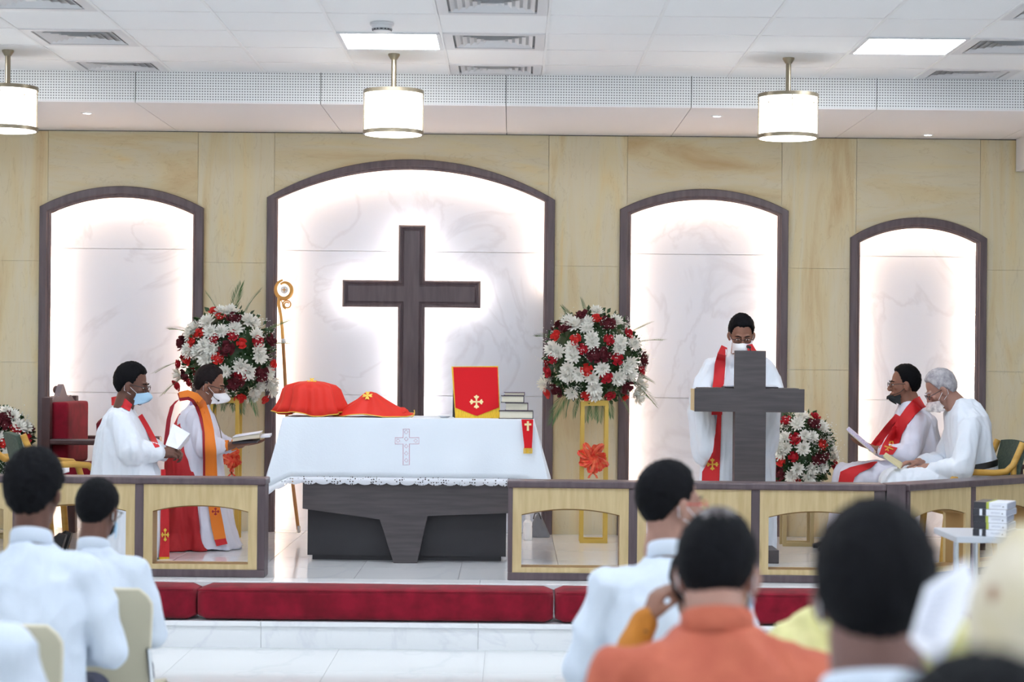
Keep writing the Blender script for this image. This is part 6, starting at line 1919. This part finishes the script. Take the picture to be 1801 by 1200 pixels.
in_local(C_p, lambda: (build('chin_mask', mask_mesh(MC @ Matrix.Translation((0, -0.012, 0.008)), z0=-0.012, z1=0.040, puff=0.006, nose=0.004), m_maskk, C_p, smooth=60), spectacles(C_p, MC, m_specs)))
in_local(C_p, lambda: build('headset_microphone', MB().tube([MC @ V(p) for p in ((-0.080, 0.02, 0.085), (-0.076, 0.05, 0.062), (-0.055, 0.088, 0.045), (-0.020, 0.118, 0.036), (0.0, 0.122, 0.026))], 0.0020, 6).ell((0.0, 0.122, 0.022), (0.006, 0.006, 0.009), MC, 8, 6), m_black, C_p))
bC = bvh_world([rC_])
build('stole', lay(bC, [((1617, 697), (1628, 716)), ((1606, 703), (1622, 719)), ((1594, 716), (1609, 730)), ((1580, 736), (1597, 745)), ((1567, 757), (1586, 764)), ((1552, 782), (1578, 788)), ((1546, 800), (1570, 800))], 0.014, 0.004), m_stole, C_p)
build('stole', lay(bC, [((1575, 728), (1584, 733)), ((1558, 748), (1572, 752)), ((1540, 770), (1556, 772)), ((1528, 786), (1546, 788))], 0.014, 0.004), m_stole, C_p)
build('stole', lay(bC, [((1537, 812), (1543, 812)), ((1515, 817), (1533, 822)), ((1495, 822), (1512, 832)), ((1478, 830), (1503, 840)), ((1474, 850), (1498, 855)), ((1474, 880), (1498, 880))], 0.018, 0.004, depth=None), m_stole, C_p)
bC2 = bvh_world([o for o in C_p.children if o.name.startswith('stole')])
def onC(u, v):
    d_ = ray(u, v); h = bC2.ray_cast(CAM, d_); return h[0]-d_*0.006 if h[0] is not None else W(u, v, 13.2)
# the gold monogram on the stole: a P crossed by an X
mg = MB()
mg.tube([onC(1562, 793), onC(1565, 778)], 0.005, 5).tube([onC(1565, 778), onC(1570, 777), onC(1571, 782), onC(1564, 785)], 0.005, 5)
mg.tube([onC(1556, 785), onC(1571, 791)], 0.004, 5).tube([onC(1569, 785), onC(1557, 792)], 0.004, 5)
build('gold_monogram', mg, m_goldtr, C_p)
t = thing('hymn_book', 'white and blue hymn book held open by the clergyman in the red stole', 'book', W(1510, 780, 13.15))
b = MB(); P4 = [W(1489, 757, 13.26), W(1536, 797, 13.26), W(1538, 790, 13.44), W(1494, 752, 13.44)]
def plate(P4, off, m, nm, tt): 
    bt = [p_+off for p_ in P4]
    return build(nm, MB().add(P4+bt, [(0, 1, 2, 3), (7, 6, 5, 4), (0, 4, 5, 1), (1, 5, 6, 2), (2, 6, 7, 3), (3, 7, 4, 0)]), m, tt, smooth=None)
m_blue = mat('book_lilac', '#9aa0d6', 0.6, color2='#e4e6f4', vscale=60, stretch=(0.3, 1, 3))
plate(P4, V((0.012, 0, -0.016)), m_pages, 'pages', t)
plate([p_+V((-0.004, -0.002, 0.006)) for p_ in P4], V((0.003, 0, -0.004)), m_blue, 'cover', t)

rootD = (W(1699, 900, 12.93).x, 12.93, PZ)
D_p, MD, rD = seated_clergy('elderly seated clergyman with white hair in a white cassock and black belt', rootD, sk_light, m_hairgr, dict(z_front=0.190, z_nape=0.03, fluff=0.7, seed=35),
    dict(yaw=0.0, pitch=0.55, fwd=0.068, s=1.03, rise=0.010), (0, 0.040, 1.0), (-0.01, 0.005, 0.02), m_surp, 6,
    [(V((-0.17, 0.02, 0.87)), V((-0.24, 0.08, 0.60)), V((-0.10, 0.29, 0.605)), V((0.25, 1, -0.1)), V((0.0, 0.2, 1)), 1, 0.35, 0.35),
     (V((0.17, 0.02, 0.87)), V((0.24, 0.10, 0.62)), V((0.08, 0.30, 0.63)), V((-0.25, 1, 0.0)), V((0.0, 0.2, 1)), -1, 0.35, 0.35)], wide=0.20, dz=0.08)
in_local(D_p, lambda: (build('face_mask', mask_mesh(MD, z0=-0.012, z1=0.088, puff=0.026), mat('mask_print', '#ece8e6', 0.8, color2='#b9b2b6', vscale=38), D_p, smooth=60), [build('ear_loop', strap(MD, 0.070, 0.115, s), m_mask, D_p) for s in (-1, 1)], spectacles(D_p, MD, m_specs)))
belt = MB(); 
me_b = [[V(((0.214+dr)*math.cos(a), -0.020+(0.168+dr)*math.sin(a), z+0.03*math.sin(a)*-1)) for a in [2*PI*k/40 for k in range(40)]] for dr, z in ((0.0, 0.595), (0.009, 0.595), (0.009, 0.635), (0.0, 0.635))]
in_local(D_p, lambda: build('black_belt', MB().loft(me_b, closed=True), m_black, D_p))
t = thing('small_booklet', 'small cream booklet in the hands of the elderly clergyman', 'booklet', W(1568, 810, 12.75))
P4 = [W(1553, 802, 12.72), W(1582, 822, 12.72), W(1586, 813, 12.88), W(1558, 796, 12.88)]
plate(P4, V((0.006, 0, -0.012)), mat('booklet_cream', '#d9d2a8', 0.7), 'pages', t)
for pp, kn in ((C_p, 0.50), (D_p, 0.50)):
    for sg in (-1, 1): shoe(pp, (sg*0.12, kn, 0.078), (0, 1, 0))
armchair('bent wood armchair in which the elderly clergyman sits', (rootD[0]+0.02, 12.93, PZ), PI/2+0.10)
armchair('bent wood armchair of the clergyman in the red stole', (rootC[0]+0.03, 13.55, PZ), PI/2+0.05)
